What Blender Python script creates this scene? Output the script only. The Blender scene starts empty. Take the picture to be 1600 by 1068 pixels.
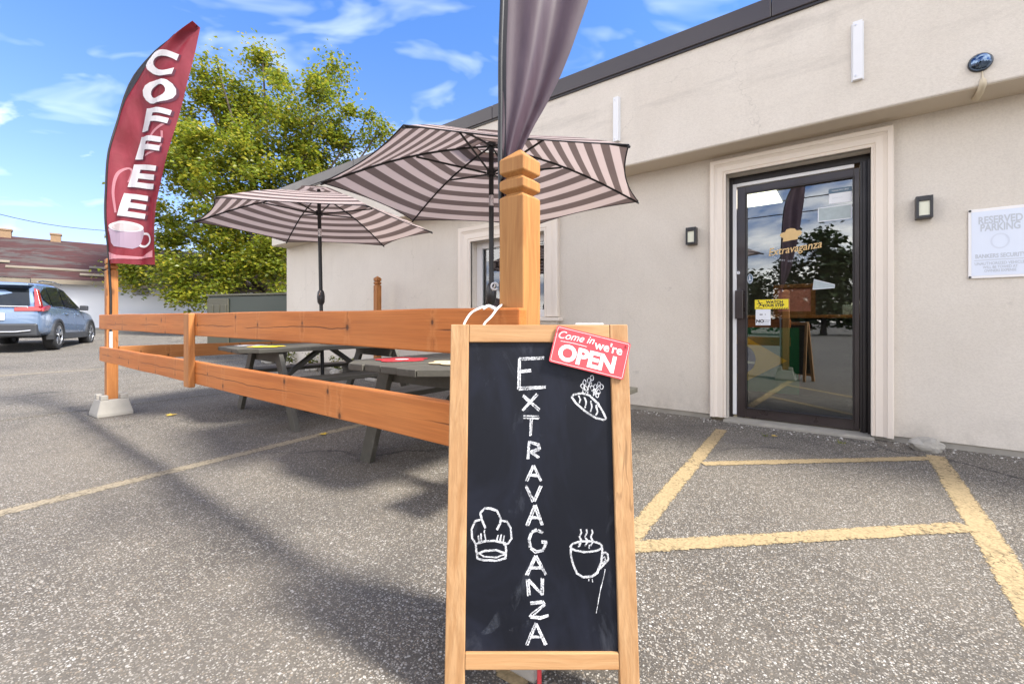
import bpy, bmesh, math, random
from mathutils import Vector, Matrix, Euler, noise as mnoise
rad = math.radians
S = bpy.context.scene
COL = S.collection

# ---------------------------------------------------------------- camera
EYE = 0.94
YAW = 37.43                       # the shop wall runs along x, its normal along y
cam_d = bpy.data.cameras.new('camera')
cam = bpy.data.objects.new('camera', cam_d); COL.objects.link(cam)
cam_d.sensor_width = 36.0
cam_d.lens = 685.0/1600*36
cam_d.shift_y = -32.0/1600
cam_d.clip_start = 0.02; cam_d.clip_end = 2000
cam.location = (0, 0, EYE)
cam.rotation_euler = (rad(90), 0, rad(YAW))
S.camera = cam
S.view_settings.view_transform = 'Standard'
S.view_settings.look = 'None'
S.view_settings.gamma = 1
S.view_settings.use_curve_mapping = False
S.view_settings.exposure = 1.80

# ---------------------------------------------------------------- sky and sun
SUN = Vector((0.85, 0.22, 1.0)).normalized()
W = bpy.data.worlds.new('World'); S.world = W; W.use_nodes = True
wn, wl = W.node_tree.nodes, W.node_tree.links
wn.clear()
def wnode(t, **k):
    n = wn.new(t)
    for a, b in k.items(): setattr(n, a, b)
    return n
sky = wnode('ShaderNodeTexSky', sky_type='NISHITA', sun_disc=False)
sky.sun_elevation = math.asin(SUN.z)
sky.sun_rotation = math.atan2(SUN.x, SUN.y)
sky.air_density = 1.0; sky.dust_density = 0.6; sky.ozone_density = 2.0
tint = wnode('ShaderNodeMix', data_type='RGBA', blend_type='MULTIPLY'); tint.inputs[0].default_value = 1
wl.new(sky.outputs[0], tint.inputs[6])
tc = wnode('ShaderNodeTexCoord')
sep = wnode('ShaderNodeSeparateXYZ'); wl.new(tc.outputs['Generated'], sep.inputs[0])
tnt = wnode('ShaderNodeValToRGB'); tnt.color_ramp.elements[0].position = 0.0; tnt.color_ramp.elements[0].color = (.60,.47,.53,1)
tnt.color_ramp.elements[1].position = 0.55; tnt.color_ramp.elements[1].color = (.44,.65,.94,1)
el_ = tnt.color_ramp.elements.new(.22); el_.color = (.60,.63,.80,1)
wl.new(sep.outputs[2], tnt.inputs[0]); wl.new(tnt.outputs[0], tint.inputs[7])
def wmath(op, a, b=None, c=None, clamp=False):
    n = wnode('ShaderNodeMath', operation=op); n.use_clamp = clamp
    for i, x in enumerate((a, b, c)):
        if x is None: continue
        if isinstance(x, (int, float)): n.inputs[i].default_value = x
        else: wl.new(x, n.inputs[i])
    return n.outputs[0]
zc = wmath('ADD', wmath('MAXIMUM', sep.outputs[2], 0.0), 0.18)
cx = wmath('DIVIDE', sep.outputs[0], zc); cy = wmath('DIVIDE', sep.outputs[1], zc)
cmb = wnode('ShaderNodeCombineXYZ'); wl.new(cx, cmb.inputs[0]); wl.new(cy, cmb.inputs[1]); cmb.inputs[2].default_value = 3.1
nz = wnode('ShaderNodeTexNoise'); nz.inputs['Scale'].default_value = 0.85; nz.inputs['Detail'].default_value = 7
nz.inputs['Roughness'].default_value = 0.56; nz.inputs['Distortion'].default_value = 0.35
wl.new(cmb.outputs[0], nz.inputs['Vector'])
# cumulus banks fill the half of the sky that the shop front faces (-y); only wisps over the shop
behind = wmath('ADD', wmath('MULTIPLY_ADD', sep.outputs[1], -0.30, -0.045), wmath('MULTIPLY', wmath('MAXIMUM', wmath('SUBTRACT', sep.outputs[2], 0.6), 0.0), 0.30))
lowleft = wmath('MULTIPLY', wmath('SUBTRACT', 0.35, sep.outputs[2]), wmath('MULTIPLY', wmath('MAXIMUM', wmath('MULTIPLY', sep.outputs[0], -1.0), 0.0), 0.16))
dens = wmath('ADD', wmath('ADD', wmath('MULTIPLY_ADD', nz.outputs[0], 2.1, -.55), behind), lowleft)
mask = wmath('MULTIPLY', wmath('SUBTRACT', dens, 0.49), 4.2, clamp=True)
cl = wnode('ShaderNodeMix', data_type='RGBA')
cl.inputs[7].default_value = (10.4, 9.9, 9.3, 1)
wl.new(wmath('MULTIPLY', mask, 0.93), cl.inputs[0]); wl.new(tint.outputs[2], cl.inputs[6])
# thin stretched wisps
cmb2 = wnode('ShaderNodeCombineXYZ'); wl.new(wmath('MULTIPLY', wmath('ADD', cx, cy), 1.25), cmb2.inputs[0]); wl.new(wmath('MULTIPLY', wmath('SUBTRACT', cx, cy), 1.9), cmb2.inputs[1]); cmb2.inputs[2].default_value = 1.7
nz2 = wnode('ShaderNodeTexNoise'); nz2.inputs['Scale'].default_value = 2.1; nz2.inputs['Detail'].default_value = 3.5; nz2.inputs['Roughness'].default_value = .5; nz2.inputs['Distortion'].default_value = .6
wl.new(cmb2.outputs[0], nz2.inputs['Vector'])
wm = wmath('MULTIPLY', wmath('MULTIPLY', wmath('SUBTRACT', nz2.outputs[0], .555), 3.0, clamp=True), .42)
cl2 = wnode('ShaderNodeMix', data_type='RGBA'); cl2.inputs[7].default_value = (6.2, 6.6, 7.0, 1); wl.new(wm, cl2.inputs[0]); wl.new(cl.outputs[2], cl2.inputs[6])
bg = wnode('ShaderNodeBackground'); bg.inputs[1].default_value = 0.106
wl.new(cl2.outputs[2], bg.inputs[0])
wo = wnode('ShaderNodeOutputWorld'); wl.new(bg.outputs[0], wo.inputs[0])

sun_d = bpy.data.lights.new('sun', 'SUN'); sun_d.energy = 2.6; sun_d.angle = rad(10); sun_d.color = (1.0, 0.95, 0.86)
sun = bpy.data.objects.new('sun', sun_d); COL.objects.link(sun)
sun.location = (20, 10, 30); sun.rotation_euler = SUN.to_track_quat('Z', 'Y').to_euler()

# ---------------------------------------------------------------- helpers
def tag(o, label=None, cat=None, group=None, kind=None):
    for k, v in (('label', label), ('category', cat), ('group', group), ('kind', kind)):
        if v: o[k] = v
    return o
def empty(name, loc, rotz=0, label=None, cat=None, group=None):
    o = bpy.data.objects.new(name, None); COL.objects.link(o)
    o.empty_display_size = 0.1
    o.location = loc; o.rotation_euler = (0, 0, rotz)
    return tag(o, label, cat, group)
def copy_tree(o, parent=None):
    c = o.copy(); COL.objects.link(c)
    if parent is not None: c.parent = parent
    for ch in list(o.children): copy_tree(ch, c)
    return c

class MB:
    """collects shapes into one mesh"""
    def __init__(s): s.v = []; s.f = []; s.m = []; s.uv = None; s.sm = []
    def add(s, vs, fs, m=0, smooth=False):
        b = len(s.v); s.v += [Vector(p) for p in vs]
        for f in fs:
            s.f.append([b+i for i in f]); s.m.append(m); s.sm.append(smooth)
        return s
    def box(s, lo, hi, m=0):
        x0, y0, z0 = lo; x1, y1, z1 = hi
        return s.add([(x0,y0,z0),(x1,y0,z0),(x1,y1,z0),(x0,y1,z0),(x0,y0,z1),(x1,y0,z1),(x1,y1,z1),(x0,y1,z1)],
                     [(0,3,2,1),(4,5,6,7),(0,1,5,4),(1,2,6,5),(2,3,7,6),(3,0,4,7)], m)
    def bar(s, p0, p1, w, t, up=(0,0,1), m=0):
        p0, p1 = Vector(p0), Vector(p1); d = (p1-p0).normalized(); u = Vector(up)
        a = d.cross(u)
        if a.length < 1e-4: a = d.cross(Vector((1,0,0)))
        a.normalize(); b = a.cross(d).normalized(); a = a*w/2; b = b*t/2
        return s.add([p0-a-b,p0+a-b,p0+a+b,p0-a+b,p1-a-b,p1+a-b,p1+a+b,p1-a+b],
                     [(0,3,2,1),(4,5,6,7),(0,1,5,4),(1,2,6,5),(2,3,7,6),(3,0,4,7)], m)
    def tube(s, pts, r, n=10, m=0, caps=True, smooth=True):
        pts = [Vector(p) for p in pts]
        rs = r if isinstance(r, (list, tuple)) else [r]*len(pts)
        vs = []; fs = []
        prev = None
        for i, p in enumerate(pts):
            d = (pts[min(i+1, len(pts)-1)]-pts[max(i-1, 0)]).normalized()
            if prev is None:
                a = d.cross(Vector((0,0,1)))
                if a.length < 1e-3: a = d.cross(Vector((1,0,0)))
            else: a = prev - d*prev.dot(d)
            a.normalize(); prev = a; b = d.cross(a)
            for k in range(n):
                t = 2*math.pi*k/n
                vs.append(p+(a*math.cos(t)+b*math.sin(t))*rs[i])
        for i in range(len(pts)-1):
            for k in range(n):
                k2 = (k+1) % n
                fs.append((i*n+k, i*n+k2, (i+1)*n+k2, (i+1)*n+k))
        s.add(vs, fs, m, smooth)
        if caps:
            s.add([vs[k] for k in range(n)], [tuple(range(n))[::-1]], m)
            s.add([vs[(len(pts)-1)*n+k] for k in range(n)], [tuple(range(n))], m)
        return s
    def lathe(s, prof, c=(0,0,0), n=16, m=0, smooth=True):
        vs = []; fs = []; c = Vector(c)
        for r, z in prof:
            for k in range(n):
                t = 2*math.pi*k/n; vs.append(c+Vector((r*math.cos(t), r*math.sin(t), z)))
        for i in range(len(prof)-1):
            for k in range(n):
                k2 = (k+1) % n; fs.append((i*n+k, i*n+k2, (i+1)*n+k2, (i+1)*n+k))
        s.add(vs, fs, m, smooth)
        s.add(vs[:n], [tuple(range(n))[::-1]], m); s.add(vs[-n:], [tuple(range(n))], m)
        return s
    def prism(s, poly, fn, d0, d1, m=0):
        """poly in 2d, fn(x, y, depth) -> 3d"""
        n = len(poly)
        vs = [fn(x, y, d0) for x, y in poly]+[fn(x, y, d1) for x, y in poly]
        fs = [tuple(range(n)), tuple(range(2*n-1, n-1, -1))]
        for i in range(n):
            j = (i+1) % n; fs.append((i, i+n, j+n, j))
        return s.add(vs, fs, m)
    def ribbon(s, pts, w, fn, m=0, closed=False):
        """flat stroke of width w along 2d points, fn(x,y) -> 3d"""
        P = [Vector((a, b)) for a, b in pts]
        if closed: P.append(P[0].copy())
        vs = []
        for i, p in enumerate(P):
            if closed and i in (0, len(P)-1): d = P[1]-P[-2]
            else: d = P[min(i+1, len(P)-1)]-P[max(i-1, 0)]
            d.normalize(); nrm = Vector((-d.y, d.x))*w/2
            vs += [fn(*(p+nrm)), fn(*(p-nrm))]
        fs = [(2*i, 2*i+1, 2*i+3, 2*i+2) for i in range(len(P)-1)]
        return s.add(vs, fs, m)
    def build(s, name, mats, parent=None, rel=True, bevel=0, seg=2, recalc=True, label=None):
        off = Vector((0,0,0))
        if parent is not None and rel:
            off = Vector(parent.location)
            p = parent.parent
            while p is not None: off = off+Vector(p.location); p = p.parent
        me = bpy.data.meshes.new(name)
        me.from_pydata([tuple(p-off) for p in s.v], [], s.f)
        if not isinstance(mats, (list, tuple)): mats = [mats]
        for mt in mats: me.materials.append(mt)
        me.polygons.foreach_set('material_index', s.m)
        me.polygons.foreach_set('use_smooth', s.sm)
        me.update()
        if recalc:
            bm = bmesh.new(); bm.from_mesh(me)
            bmesh.ops.recalc_face_normals(bm, faces=bm.faces[:]); bm.to_mesh(me); bm.free()
        o = bpy.data.objects.new(name, me); COL.objects.link(o)
        if parent is not None: o.parent = parent
        if bevel:
            b = o.modifiers.new('bevel', 'BEVEL'); b.width = bevel; b.segments = seg; b.limit_method = 'ANGLE'; b.angle_limit = rad(40)
        if label: o['label'] = label
        return o

def smooth_path(P_, n_=6):
    out = []
    for i in range(len(P_)-1):
        p0, p1, p2, p3 = P_[max(0,i-1)], P_[i], P_[i+1], P_[min(len(P_)-1,i+2)]
        for k in range(n_):
            t_ = k/n_; out.append(.5*((2*p1)+(-p0+p2)*t_+(2*p0-5*p1+4*p2-p3)*t_*t_+(-p0+3*p1-3*p2+p3)*t_**3))
    return out+[P_[-1]]
def text_geo(body, size=1.0, align='CENTER', shear=0.0, bold=0.0, spacing=1.0, line=1.0):
    """flat letters as 2d verts and faces"""
    cu = bpy.data.curves.new('lettering', 'FONT'); cu.body = body; cu.size = size
    cu.align_x = align; cu.align_y = 'CENTER'; cu.shear = shear; cu.offset = bold; cu.space_character = spacing; cu.space_line = line
    cu.resolution_u = 4; cu.fill_mode = 'BOTH'
    o = bpy.data.objects.new('lettering', cu); COL.objects.link(o)
    dg = bpy.context.evaluated_depsgraph_get(); dg.update()
    me = o.evaluated_get(dg).to_mesh()
    vs = [(v.co.x, v.co.y) for v in me.vertices]; fs = [tuple(p.vertices) for p in me.polygons]
    o.evaluated_get(dg).to_mesh_clear()
    bpy.data.objects.remove(o); bpy.data.curves.remove(cu)
    return vs, fs
def tess(vs, fs, sx, sy):
    """cut flat letters on a grid so that they can follow a curved sheet"""
    bm = bmesh.new(); B = [bm.verts.new((x, y, 0)) for x, y in vs]
    for f in fs:
        try: bm.faces.new([B[i] for i in f])
        except ValueError: pass
    xs = [v[0] for v in vs]; ys = [v[1] for v in vs]
    for lo, hi, st, nn in ((min(xs), max(xs), sx, (1,0,0)), (min(ys), max(ys), sy, (0,1,0))):
        k = lo+st
        while k < hi:
            bmesh.ops.bisect_plane(bm, geom=bm.verts[:]+bm.edges[:]+bm.faces[:], plane_co=Vector(nn)*k, plane_no=Vector(nn)); k += st
    bm.verts.index_update()
    r = [(v.co.x, v.co.y) for v in bm.verts], [tuple(v.index for v in f.verts) for f in bm.faces]
    bm.free(); return r

# ---------------------------------------------------------------- materials
class NT:
    def __init__(s, name):
        s.mat = bpy.data.materials.new(name); s.mat.use_nodes = True
        s.n = s.mat.node_tree.nodes; s.l = s.mat.node_tree.links; s.n.clear()
        s.out = s.n.new('ShaderNodeOutputMaterial')
        s.p = s.n.new('ShaderNodeBsdfPrincipled'); s.l.new(s.p.outputs[0], s.out.inputs[0])
        s._co = None
    def set(s, node, i, x):
        if isinstance(x, bpy.types.NodeSocket): s.l.new(x, node.inputs[i])
        elif isinstance(x, (tuple, list)) and len(x) == 3 and node.inputs[i].type == 'RGBA': node.inputs[i].default_value = (*x, 1)
        else: node.inputs[i].default_value = x
    def node(s, t, ins={}, **k):
        n = s.n.new(t)
        for a, b in k.items(): setattr(n, a, b)
        for i, x in ins.items(): s.set(n, i, x)
        return n
    def co(s, kind='Object', scale=(1,1,1), loc=(0,0,0), rot=(0,0,0)):
        if s._co is None: s._co = s.n.new('ShaderNodeTexCoord')
        m = s.node('ShaderNodeMapping'); s.l.new(s._co.outputs[kind], m.inputs[0])
        m.inputs['Scale'].default_value = scale; m.inputs['Location'].default_value = loc; m.inputs['Rotation'].default_value = rot
        return m.outputs[0]
    def wpos(s, scale=(1,1,1)):
        g = s.node('ShaderNodeNewGeometry'); m = s.node('ShaderNodeMapping'); s.l.new(g.outputs['Position'], m.inputs[0])
        m.inputs['Scale'].default_value = scale; return m.outputs[0]
    def noise(s, vec, scale, detail=4, rough=.5, dist=0, col=False):
        n = s.node('ShaderNodeTexNoise', {'Vector': vec, 'Scale': scale, 'Detail': detail, 'Roughness': rough, 'Distortion': dist})
        return n.outputs[1 if col else 0]
    def voro(s, vec, scale, feat='F1', rnd=1.0):
        return s.node('ShaderNodeTexVoronoi', {'Vector': vec, 'Scale': scale, 'Randomness': rnd}, feature=feat)
    def ramp(s, x, stops, interp='LINEAR'):
        n = s.n.new('ShaderNodeValToRGB'); s.l.new(x, n.inputs[0]); r = n.color_ramp; r.interpolation = interp
        while len(r.elements) < len(stops): r.elements.new(0.5)
        for e, (p, c) in zip(r.elements, stops):
            e.position = p; e.color = (c, c, c, 1) if isinstance(c, (int, float)) else (*c, 1)
        return n.outputs[0]
    def mix(s, f, a, b, mode='MIX'):
        n = s.node('ShaderNodeMix', {0: f, 6: a, 7: b}, data_type='RGBA', blend_type=mode); return n.outputs[2]
    def math(s, op, a, b=0.0, clamp=False):
        n = s.node('ShaderNodeMath', {0: a, 1: b}, operation=op); n.use_clamp = clamp; return n.outputs[0]
    def bump(s, h, strength=.3, dist=.01):
        n = s.node('ShaderNodeBump', {'Height': h, 'Strength': strength, 'Distance': dist}); s.l.new(n.outputs[0], s.p.inputs['Normal'])
    def base(s, c): s.set(s.p, 'Base Color', c)
    def rough(s, r): s.set(s.p, 'Roughness', r)

def plain(name, c, rough=.5, metal=0.0, var=.12, scale=6.0, bump=0.0, coat=0.0):
    t = NT(name); v = t.co()
    nn = t.noise(v, scale, 5, .6)
    t.base(t.mix(nn, tuple(x*(1-var) for x in c), tuple(min(1, x*(1+var)) for x in c)))
    t.rough(t.ramp(nn, [(.3, max(.02, rough-.08)), (.7, min(1, rough+.08))])); t.p.inputs['Metallic'].default_value = metal
    if bump: t.bump(t.noise(v, scale*14, 3), bump, .004)
    if coat: t.p.inputs['Coat Weight'].default_value = coat
    return t.mat
def wood(name, light, dark, axis='X', knot=(0.10, 0.04, 0.015), rough=.62, grain=1.0, knots=1.0, blot=.25, crack=.8):
    """long grain on the given object axis with knots and streaks"""
    t = NT(name)
    k = {'X': (.9, 26, 26), 'Y': (26, .9, 26), 'Z': (26, 26, .9)}[axis]
    k2 = {'X': (1.0, 5.0, 5.0), 'Y': (5.0, 1.0, 5.0), 'Z': (5.0, 5.0, 1.0)}[axis]
    k3 = {'X': (3.0, 170, 170), 'Y': (170, 3.0, 170), 'Z': (170, 170, 3.0)}[axis]
    kv = {'X': (5, 4, 9), 'Y': (4, 5, 9), 'Z': (9, 9, 5)}[axis]
    warp = t.noise(t.co(), 3.0, 2, col=True)
    def wv(k, amt):
        v = t.co(scale=k); n = t.node('ShaderNodeVectorMath', {0: warp, 1: (amt*.45, amt*.45, amt*.45)}, operation='MULTIPLY')
        a = t.node('ShaderNodeVectorMath', {0: v, 1: n.outputs[0]}, operation='ADD'); return a.outputs[0]
    g = t.noise(wv(k, 3.0), grain, 5, .62, 1.2)
    fine = t.noise(t.co(scale=k3), 1.0, 3, .6)
    blotch = t.noise(t.co(scale=k2), 1.3, 3)
    c = t.mix(t.ramp(g, [(.32, 0), (.68, 1)]), dark, light)
    c = t.mix(t.math('MULTIPLY', t.ramp(fine, [(.35, 1), (.6, 0)]), .28), c, tuple(x*.55 for x in dark))
    c = t.mix(t.ramp(blotch, [(.35, 0), (.75, blot)]), c, tuple(x*.62 for x in light))
    vn = t.voro(wv(kv, .35), .62)
    kn = t.ramp(vn.outputs['Distance'], [(.035, 1), (.07, .7), (.13, .18), (.24, 0)])
    sel = t.math('GREATER_THAN', t.node('ShaderNodeSeparateColor', {0: vn.outputs['Color']}).outputs[0], 1-.75*knots)
    c = t.mix(t.math('MULTIPLY', kn, t.math('MULTIPLY', sel, .8)), c, knot)
    kc = {'X': (.55, 7, 7), 'Y': (7, .55, 7), 'Z': (7, 7, .55)}[axis]
    cr = t.noise(wv(kc, .8), 1.0, 4, .55)
    line = t.ramp(t.math('ABSOLUTE', t.math('SUBTRACT', cr, .5)), [(.0, 1), (.0035, .8), (.008, 0)])
    brk = t.ramp(t.noise(t.co(), 2.1, 3), [(.53, 0), (.57, 1)])
    c = t.mix(t.math('MULTIPLY', t.math('MULTIPLY', line, brk), crack), c, tuple(x*.22 for x in dark))
    t.base(c); t.rough(rough); t.p.inputs['Specular IOR Level'].default_value = .35
    t.bump(t.math('SUBTRACT', t.math('ADD', g, t.math('MULTIPLY', fine, .6)), t.math('MULTIPLY', line, brk)), .35, .003)
    return t.mat

def stones(t, v, scale, share, r0, r1, cols, seed):
    """scattered angular chips: (mask, colour, height)"""
    w = t.node('ShaderNodeVectorMath', {0: t.noise(v, scale*1.3, 2, col=True), 1: (.55/scale, .55/scale, .55/scale)}, operation='MULTIPLY').outputs[0]
    q = t.node('ShaderNodeVectorMath', {0: t.node('ShaderNodeVectorMath', {0: v, 1: w}, operation='ADD').outputs[0], 1: (seed, seed*.7, 0)}, operation='ADD').outputs[0]
    vo = t.voro(q, scale); sc = t.node('ShaderNodeSeparateColor', {0: vo.outputs['Color']})
    rad_ = t.math('MULTIPLY_ADD', sc.outputs[2], r1-r0); rad_.node.inputs[2].default_value = r0
    d = t.math('SUBTRACT', rad_, vo.outputs['Distance'])
    m = t.math('MULTIPLY', t.math('MULTIPLY', d, 9.0, True), t.math('LESS_THAN', sc.outputs[0], share), True)
    return m, t.ramp(sc.outputs[1], cols), t.math('MULTIPLY', m, t.math('MULTIPLY_ADD', sc.outputs[1], .5))
CH = [(0, (.045,.042,.040)), (.20, (.11,.10,.09)), (.42, (.20,.182,.158)), (.55, (.225,.175,.125)), (.66, (.29,.265,.23)), (.85, (.38,.355,.315)), (.96, (.47,.45,.41)), (1, (.56,.54,.51))]
def mat_asphalt():
    t = NT('asphalt'); v = t.wpos()
    big = t.noise(v, .55, 5, .6, .4); mid = t.noise(v, 3.2, 5, .65)
    f = t.noise(v, 260.0, 3, .7); f2 = t.noise(v, 60.0, 4, .7)
    c = t.mix(t.ramp(f, [(.3, 0), (.7, 1)]), (.048,.043,.037), (.138,.121,.100))
    c = t.mix(t.ramp(f2, [(.45, 0), (.75, .6)]), c, (.028,.026,.025))
    hsum = t.math('MULTIPLY', f, .25)
    for sc_, sh, r0, r1, sd in ((150, .85, .30, .66, 3.0), (92, .80, .26, .62, 7.0), (66, .36, .16, .46, 11.0)):
        m, col, h = stones(t, v, sc_, sh, r0, r1, CH, sd); c = t.mix(t.math('MULTIPLY', m, .92), c, col); hsum = t.math('MAXIMUM', hsum, m)
    # wear: paler where tyres polish, darker blotches of oil and old damp
    c = t.mix(t.ramp(big, [(.40, .0), (.64, .30)]), c, (.238,.210,.172))
    oil = t.noise(v, .9, 6, .62, .8)
    c = t.mix(t.ramp(oil, [(.56, 0), (.72, .4)]), c, (.06,.055,.052))
    c = t.mix(t.ramp(mid, [(.52, 0), (.78, .32)]), c, (.06,.056,.053))
    ck = t.voro(t.node('ShaderNodeVectorMath', {0: v, 1: t.node('ShaderNodeVectorMath', {0: t.noise(v, 1.4, 5, .6, col=True), 1: (1.1,1.1,0)}, operation='MULTIPLY').outputs[0]}, operation='ADD').outputs[0], .16, 'DISTANCE_TO_EDGE')
    ckm = t.math('MULTIPLY', t.ramp(ck.outputs['Distance'], [(.0, .8), (.0016, .0)]), t.ramp(t.noise(v, .7, 3), [(.45, 0), (.55, 1)]))
    c = t.mix(ckm, c, (.02,.02,.02))
    t.base(c); t.rough(.86); t.p.inputs['Specular IOR Level'].default_value = .22
    t.bump(hsum, .55, .005)
    return t.mat
def mat_paint(name, c, wear_lo, wear_hi):
    """road paint worn through to the stones"""
    t = NT(name); v = t.wpos()
    a = t.voro(v, 88.0); n = t.noise(v, 16.0, 6, .72); n2 = t.noise(v, 2.2, 4, .6)
    sc = t.node('ShaderNodeSeparateColor', {0: a.outputs['Color']})
    tone = t.mix(n2, tuple(x*.82 for x in c), c)
    tone = t.mix(t.ramp(n, [(.45, 0), (.75, .45)]), tone, tuple(x*.62 for x in c))
    tone = t.mix(t.math('MULTIPLY', t.ramp(a.outputs['Distance'], [(.38, 0), (.75, 1)]), .42), tone, tuple(x*.4 for x in c))
    crk = t.voro(t.node('ShaderNodeVectorMath', {0: v, 1: t.node('ShaderNodeVectorMath', {0: t.noise(v, 20, 3, col=True), 1: (.05,.05,0)}, operation='MULTIPLY').outputs[0]}, operation='ADD').outputs[0], 13.0, 'DISTANCE_TO_EDGE')
    tone = t.mix(t.math('MULTIPLY', t.ramp(crk.outputs['Distance'], [(.008, .8), (.03, 0)]), t.ramp(n2, [(.45, 0), (.6, 1)])), tone, tuple(x*.22 for x in c))
    t.base(tone); t.rough(.8); t.p.inputs['Specular IOR Level'].default_value = .25
    t.bump(t.math('SUBTRACT', t.math('MULTIPLY', sc.outputs[0], .4), a.outputs['Distance']), .35, .004)
    uv = t.node('ShaderNodeSeparateXYZ', {0: t.node('ShaderNodeUVMap').outputs[0]})
    edge = t.math('SUBTRACT', 1.0, t.math('MULTIPLY', t.math('ABSOLUTE', t.math('SUBTRACT', uv.outputs[1], .5)), 2.0))   # 0 at the edge, 1 in the middle
    wear = t.math('ADD', t.math('MULTIPLY', sc.outputs[0], .26), t.math('ADD', t.math('MULTIPLY', n, .55), t.math('MULTIPLY', n2, .3)))
    wear = t.math('ADD', wear, t.ramp(edge, [(0, .30), (.22, .06), (.5, 0)]))
    m = t.ramp(wear, [(wear_lo, 1), (wear_hi, 0)])
    tr = t.node('ShaderNodeBsdfTransparent'); mx = t.node('ShaderNodeMixShader', {0: m, 1: tr.outputs[0], 2: t.p.outputs[0]}); t.l.new(mx.outputs[0], t.out.inputs[0])
    return t.mat
def mat_stucco():
    t = NT('stucco'); v = t.wpos()
    n = t.noise(v, 75.0, 5, .7); b = t.noise(v, .9, 5, .6, .5)
    c = t.mix(t.ramp(b, [(.35, 0), (.7, 1)]), (.625,.570,.490), (.69,.636,.556))
    c = t.mix(t.ramp(n, [(.3, .22), (.6, 0)]), c, (.36,.31,.26))
    # long dirty run-off marks under the roof cap and bottom scuffs
    sp = t.node('ShaderNodeSeparateXYZ', {0: v})
    st = t.noise(t.wpos((.55, 1, 4.0)), 1.6, 6, .66, .3); dp = t.noise(t.wpos((7.0, 1, .55)), 1.3, 5, .65)
    c = t.mix(t.ramp(dp, [(.56, 0), (.76, .12)]), c, (.34,.31,.27))
    hi = t.ramp(t.math('SUBTRACT', sp.outputs[2], 2.55), [(.0, 0), (.35, .5), (.85, 1)])
    c = t.mix(t.math('MULTIPLY', t.ramp(st, [(.55, 0), (.72, .42)]), hi), c, (.30,.27,.24))
    speck = t.noise(v, 9.0, 3, .5)
    c = t.mix(t.ramp(speck, [(.70, 0), (.78, .35)]), c, (.40,.36,.32))
    hc = t.voro(t.node('ShaderNodeVectorMath', {0: v, 1: t.node('ShaderNodeVectorMath', {0: t.noise(v, 2.6, 5, .65, col=True), 1: (.5,.5,.5)}, operation='MULTIPLY').outputs[0]}, operation='ADD').outputs[0], .55, 'DISTANCE_TO_EDGE')
    c = t.mix(t.math('MULTIPLY', t.ramp(hc.outputs['Distance'], [(.0, .30), (.0022, 0)]), t.ramp(t.noise(v, .8, 3), [(.50, 0), (.58, 1)])), c, (.30,.27,.23))
    low = t.ramp(sp.outputs[2], [(.02, 1), (.30, 0)])
    c = t.mix(t.math('MULTIPLY', low, t.ramp(t.noise(v, 6.0, 5, .65), [(.45, 0), (.7, .5)])), c, (.30,.27,.23))
    t.base(c); t.rough(.88); t.p.inputs['Specular IOR Level'].default_value = .2
    t.bump(t.math('ADD', n, t.math('MULTIPLY', t.noise(v, 220.0, 2), .5)), .5, .004)
    return t.mat
def mat_glass(name, tint=(.82,.86,.84), refl=1.0):
    t = NT(name); t.n.remove(t.p)
    lw = t.node('ShaderNodeFresnel', {'IOR': 1.85})
    gl = t.node('ShaderNodeBsdfGlossy', {'Color': (.95,.97,1.0), 'Roughness': .006})
    tr = t.node('ShaderNodeBsdfTransparent', {'Color': tint})
    f = t.math('MULTIPLY_ADD', lw.outputs[0], refl); f.node.inputs[2].default_value = .075*refl; f.node.use_clamp = True
    mx = t.node('ShaderNodeMixShader', {0: f, 1: tr.outputs[0], 2: gl.outputs[0]})
    t.l.new(mx.outputs[0], t.out.inputs[0]); return t.mat
def cloth(name, c, trans=.4, var=.12, colsock=None, rough=.9, weave=1.0):
    """thin fabric that lets some light through"""
    t = NT(name); t.n.remove(t.p)
    if colsock: c2 = colsock(t)
    else:
        n = t.noise(t.co(), 3.0, 4); c2 = t.mix(n, tuple(x*(1-var) for x in c), tuple(min(1, x*(1+var)) for x in c))
    d = t.node('ShaderNodeBsdfDiffuse', {'Color': c2, 'Roughness': .5}); tr = t.node('ShaderNodeBsdfTranslucent', {'Color': c2})
    g = t.node('ShaderNodeBsdfGlossy', {'Color': (1,1,1), 'Roughness': .45})
    wv = t.noise(t.co(scale=(400,400,400)), 1.0, 1)
    bp = t.node('ShaderNodeBump', {'Height': wv, 'Strength': .12*weave, 'Distance': .002})
    for q in (d, tr, g): t.l.new(bp.outputs[0], q.inputs['Normal'])
    m1 = t.node('ShaderNodeMixShader', {0: trans, 1: d.outputs[0], 2: tr.outputs[0]})
    m2 = t.node('ShaderNodeMixShader', {0: .03, 1: m1.outputs[0], 2: g.outputs[0]})
    t.l.new(m2.outputs[0], t.out.inputs[0]); return t.mat
def emit(name, c, s):
    t = NT(name); t.n.remove(t.p); e = t.node('ShaderNodeEmission', {'Color': c, 'Strength': s}); t.l.new(e.outputs[0], t.out.inputs[0]); return t.mat

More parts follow.
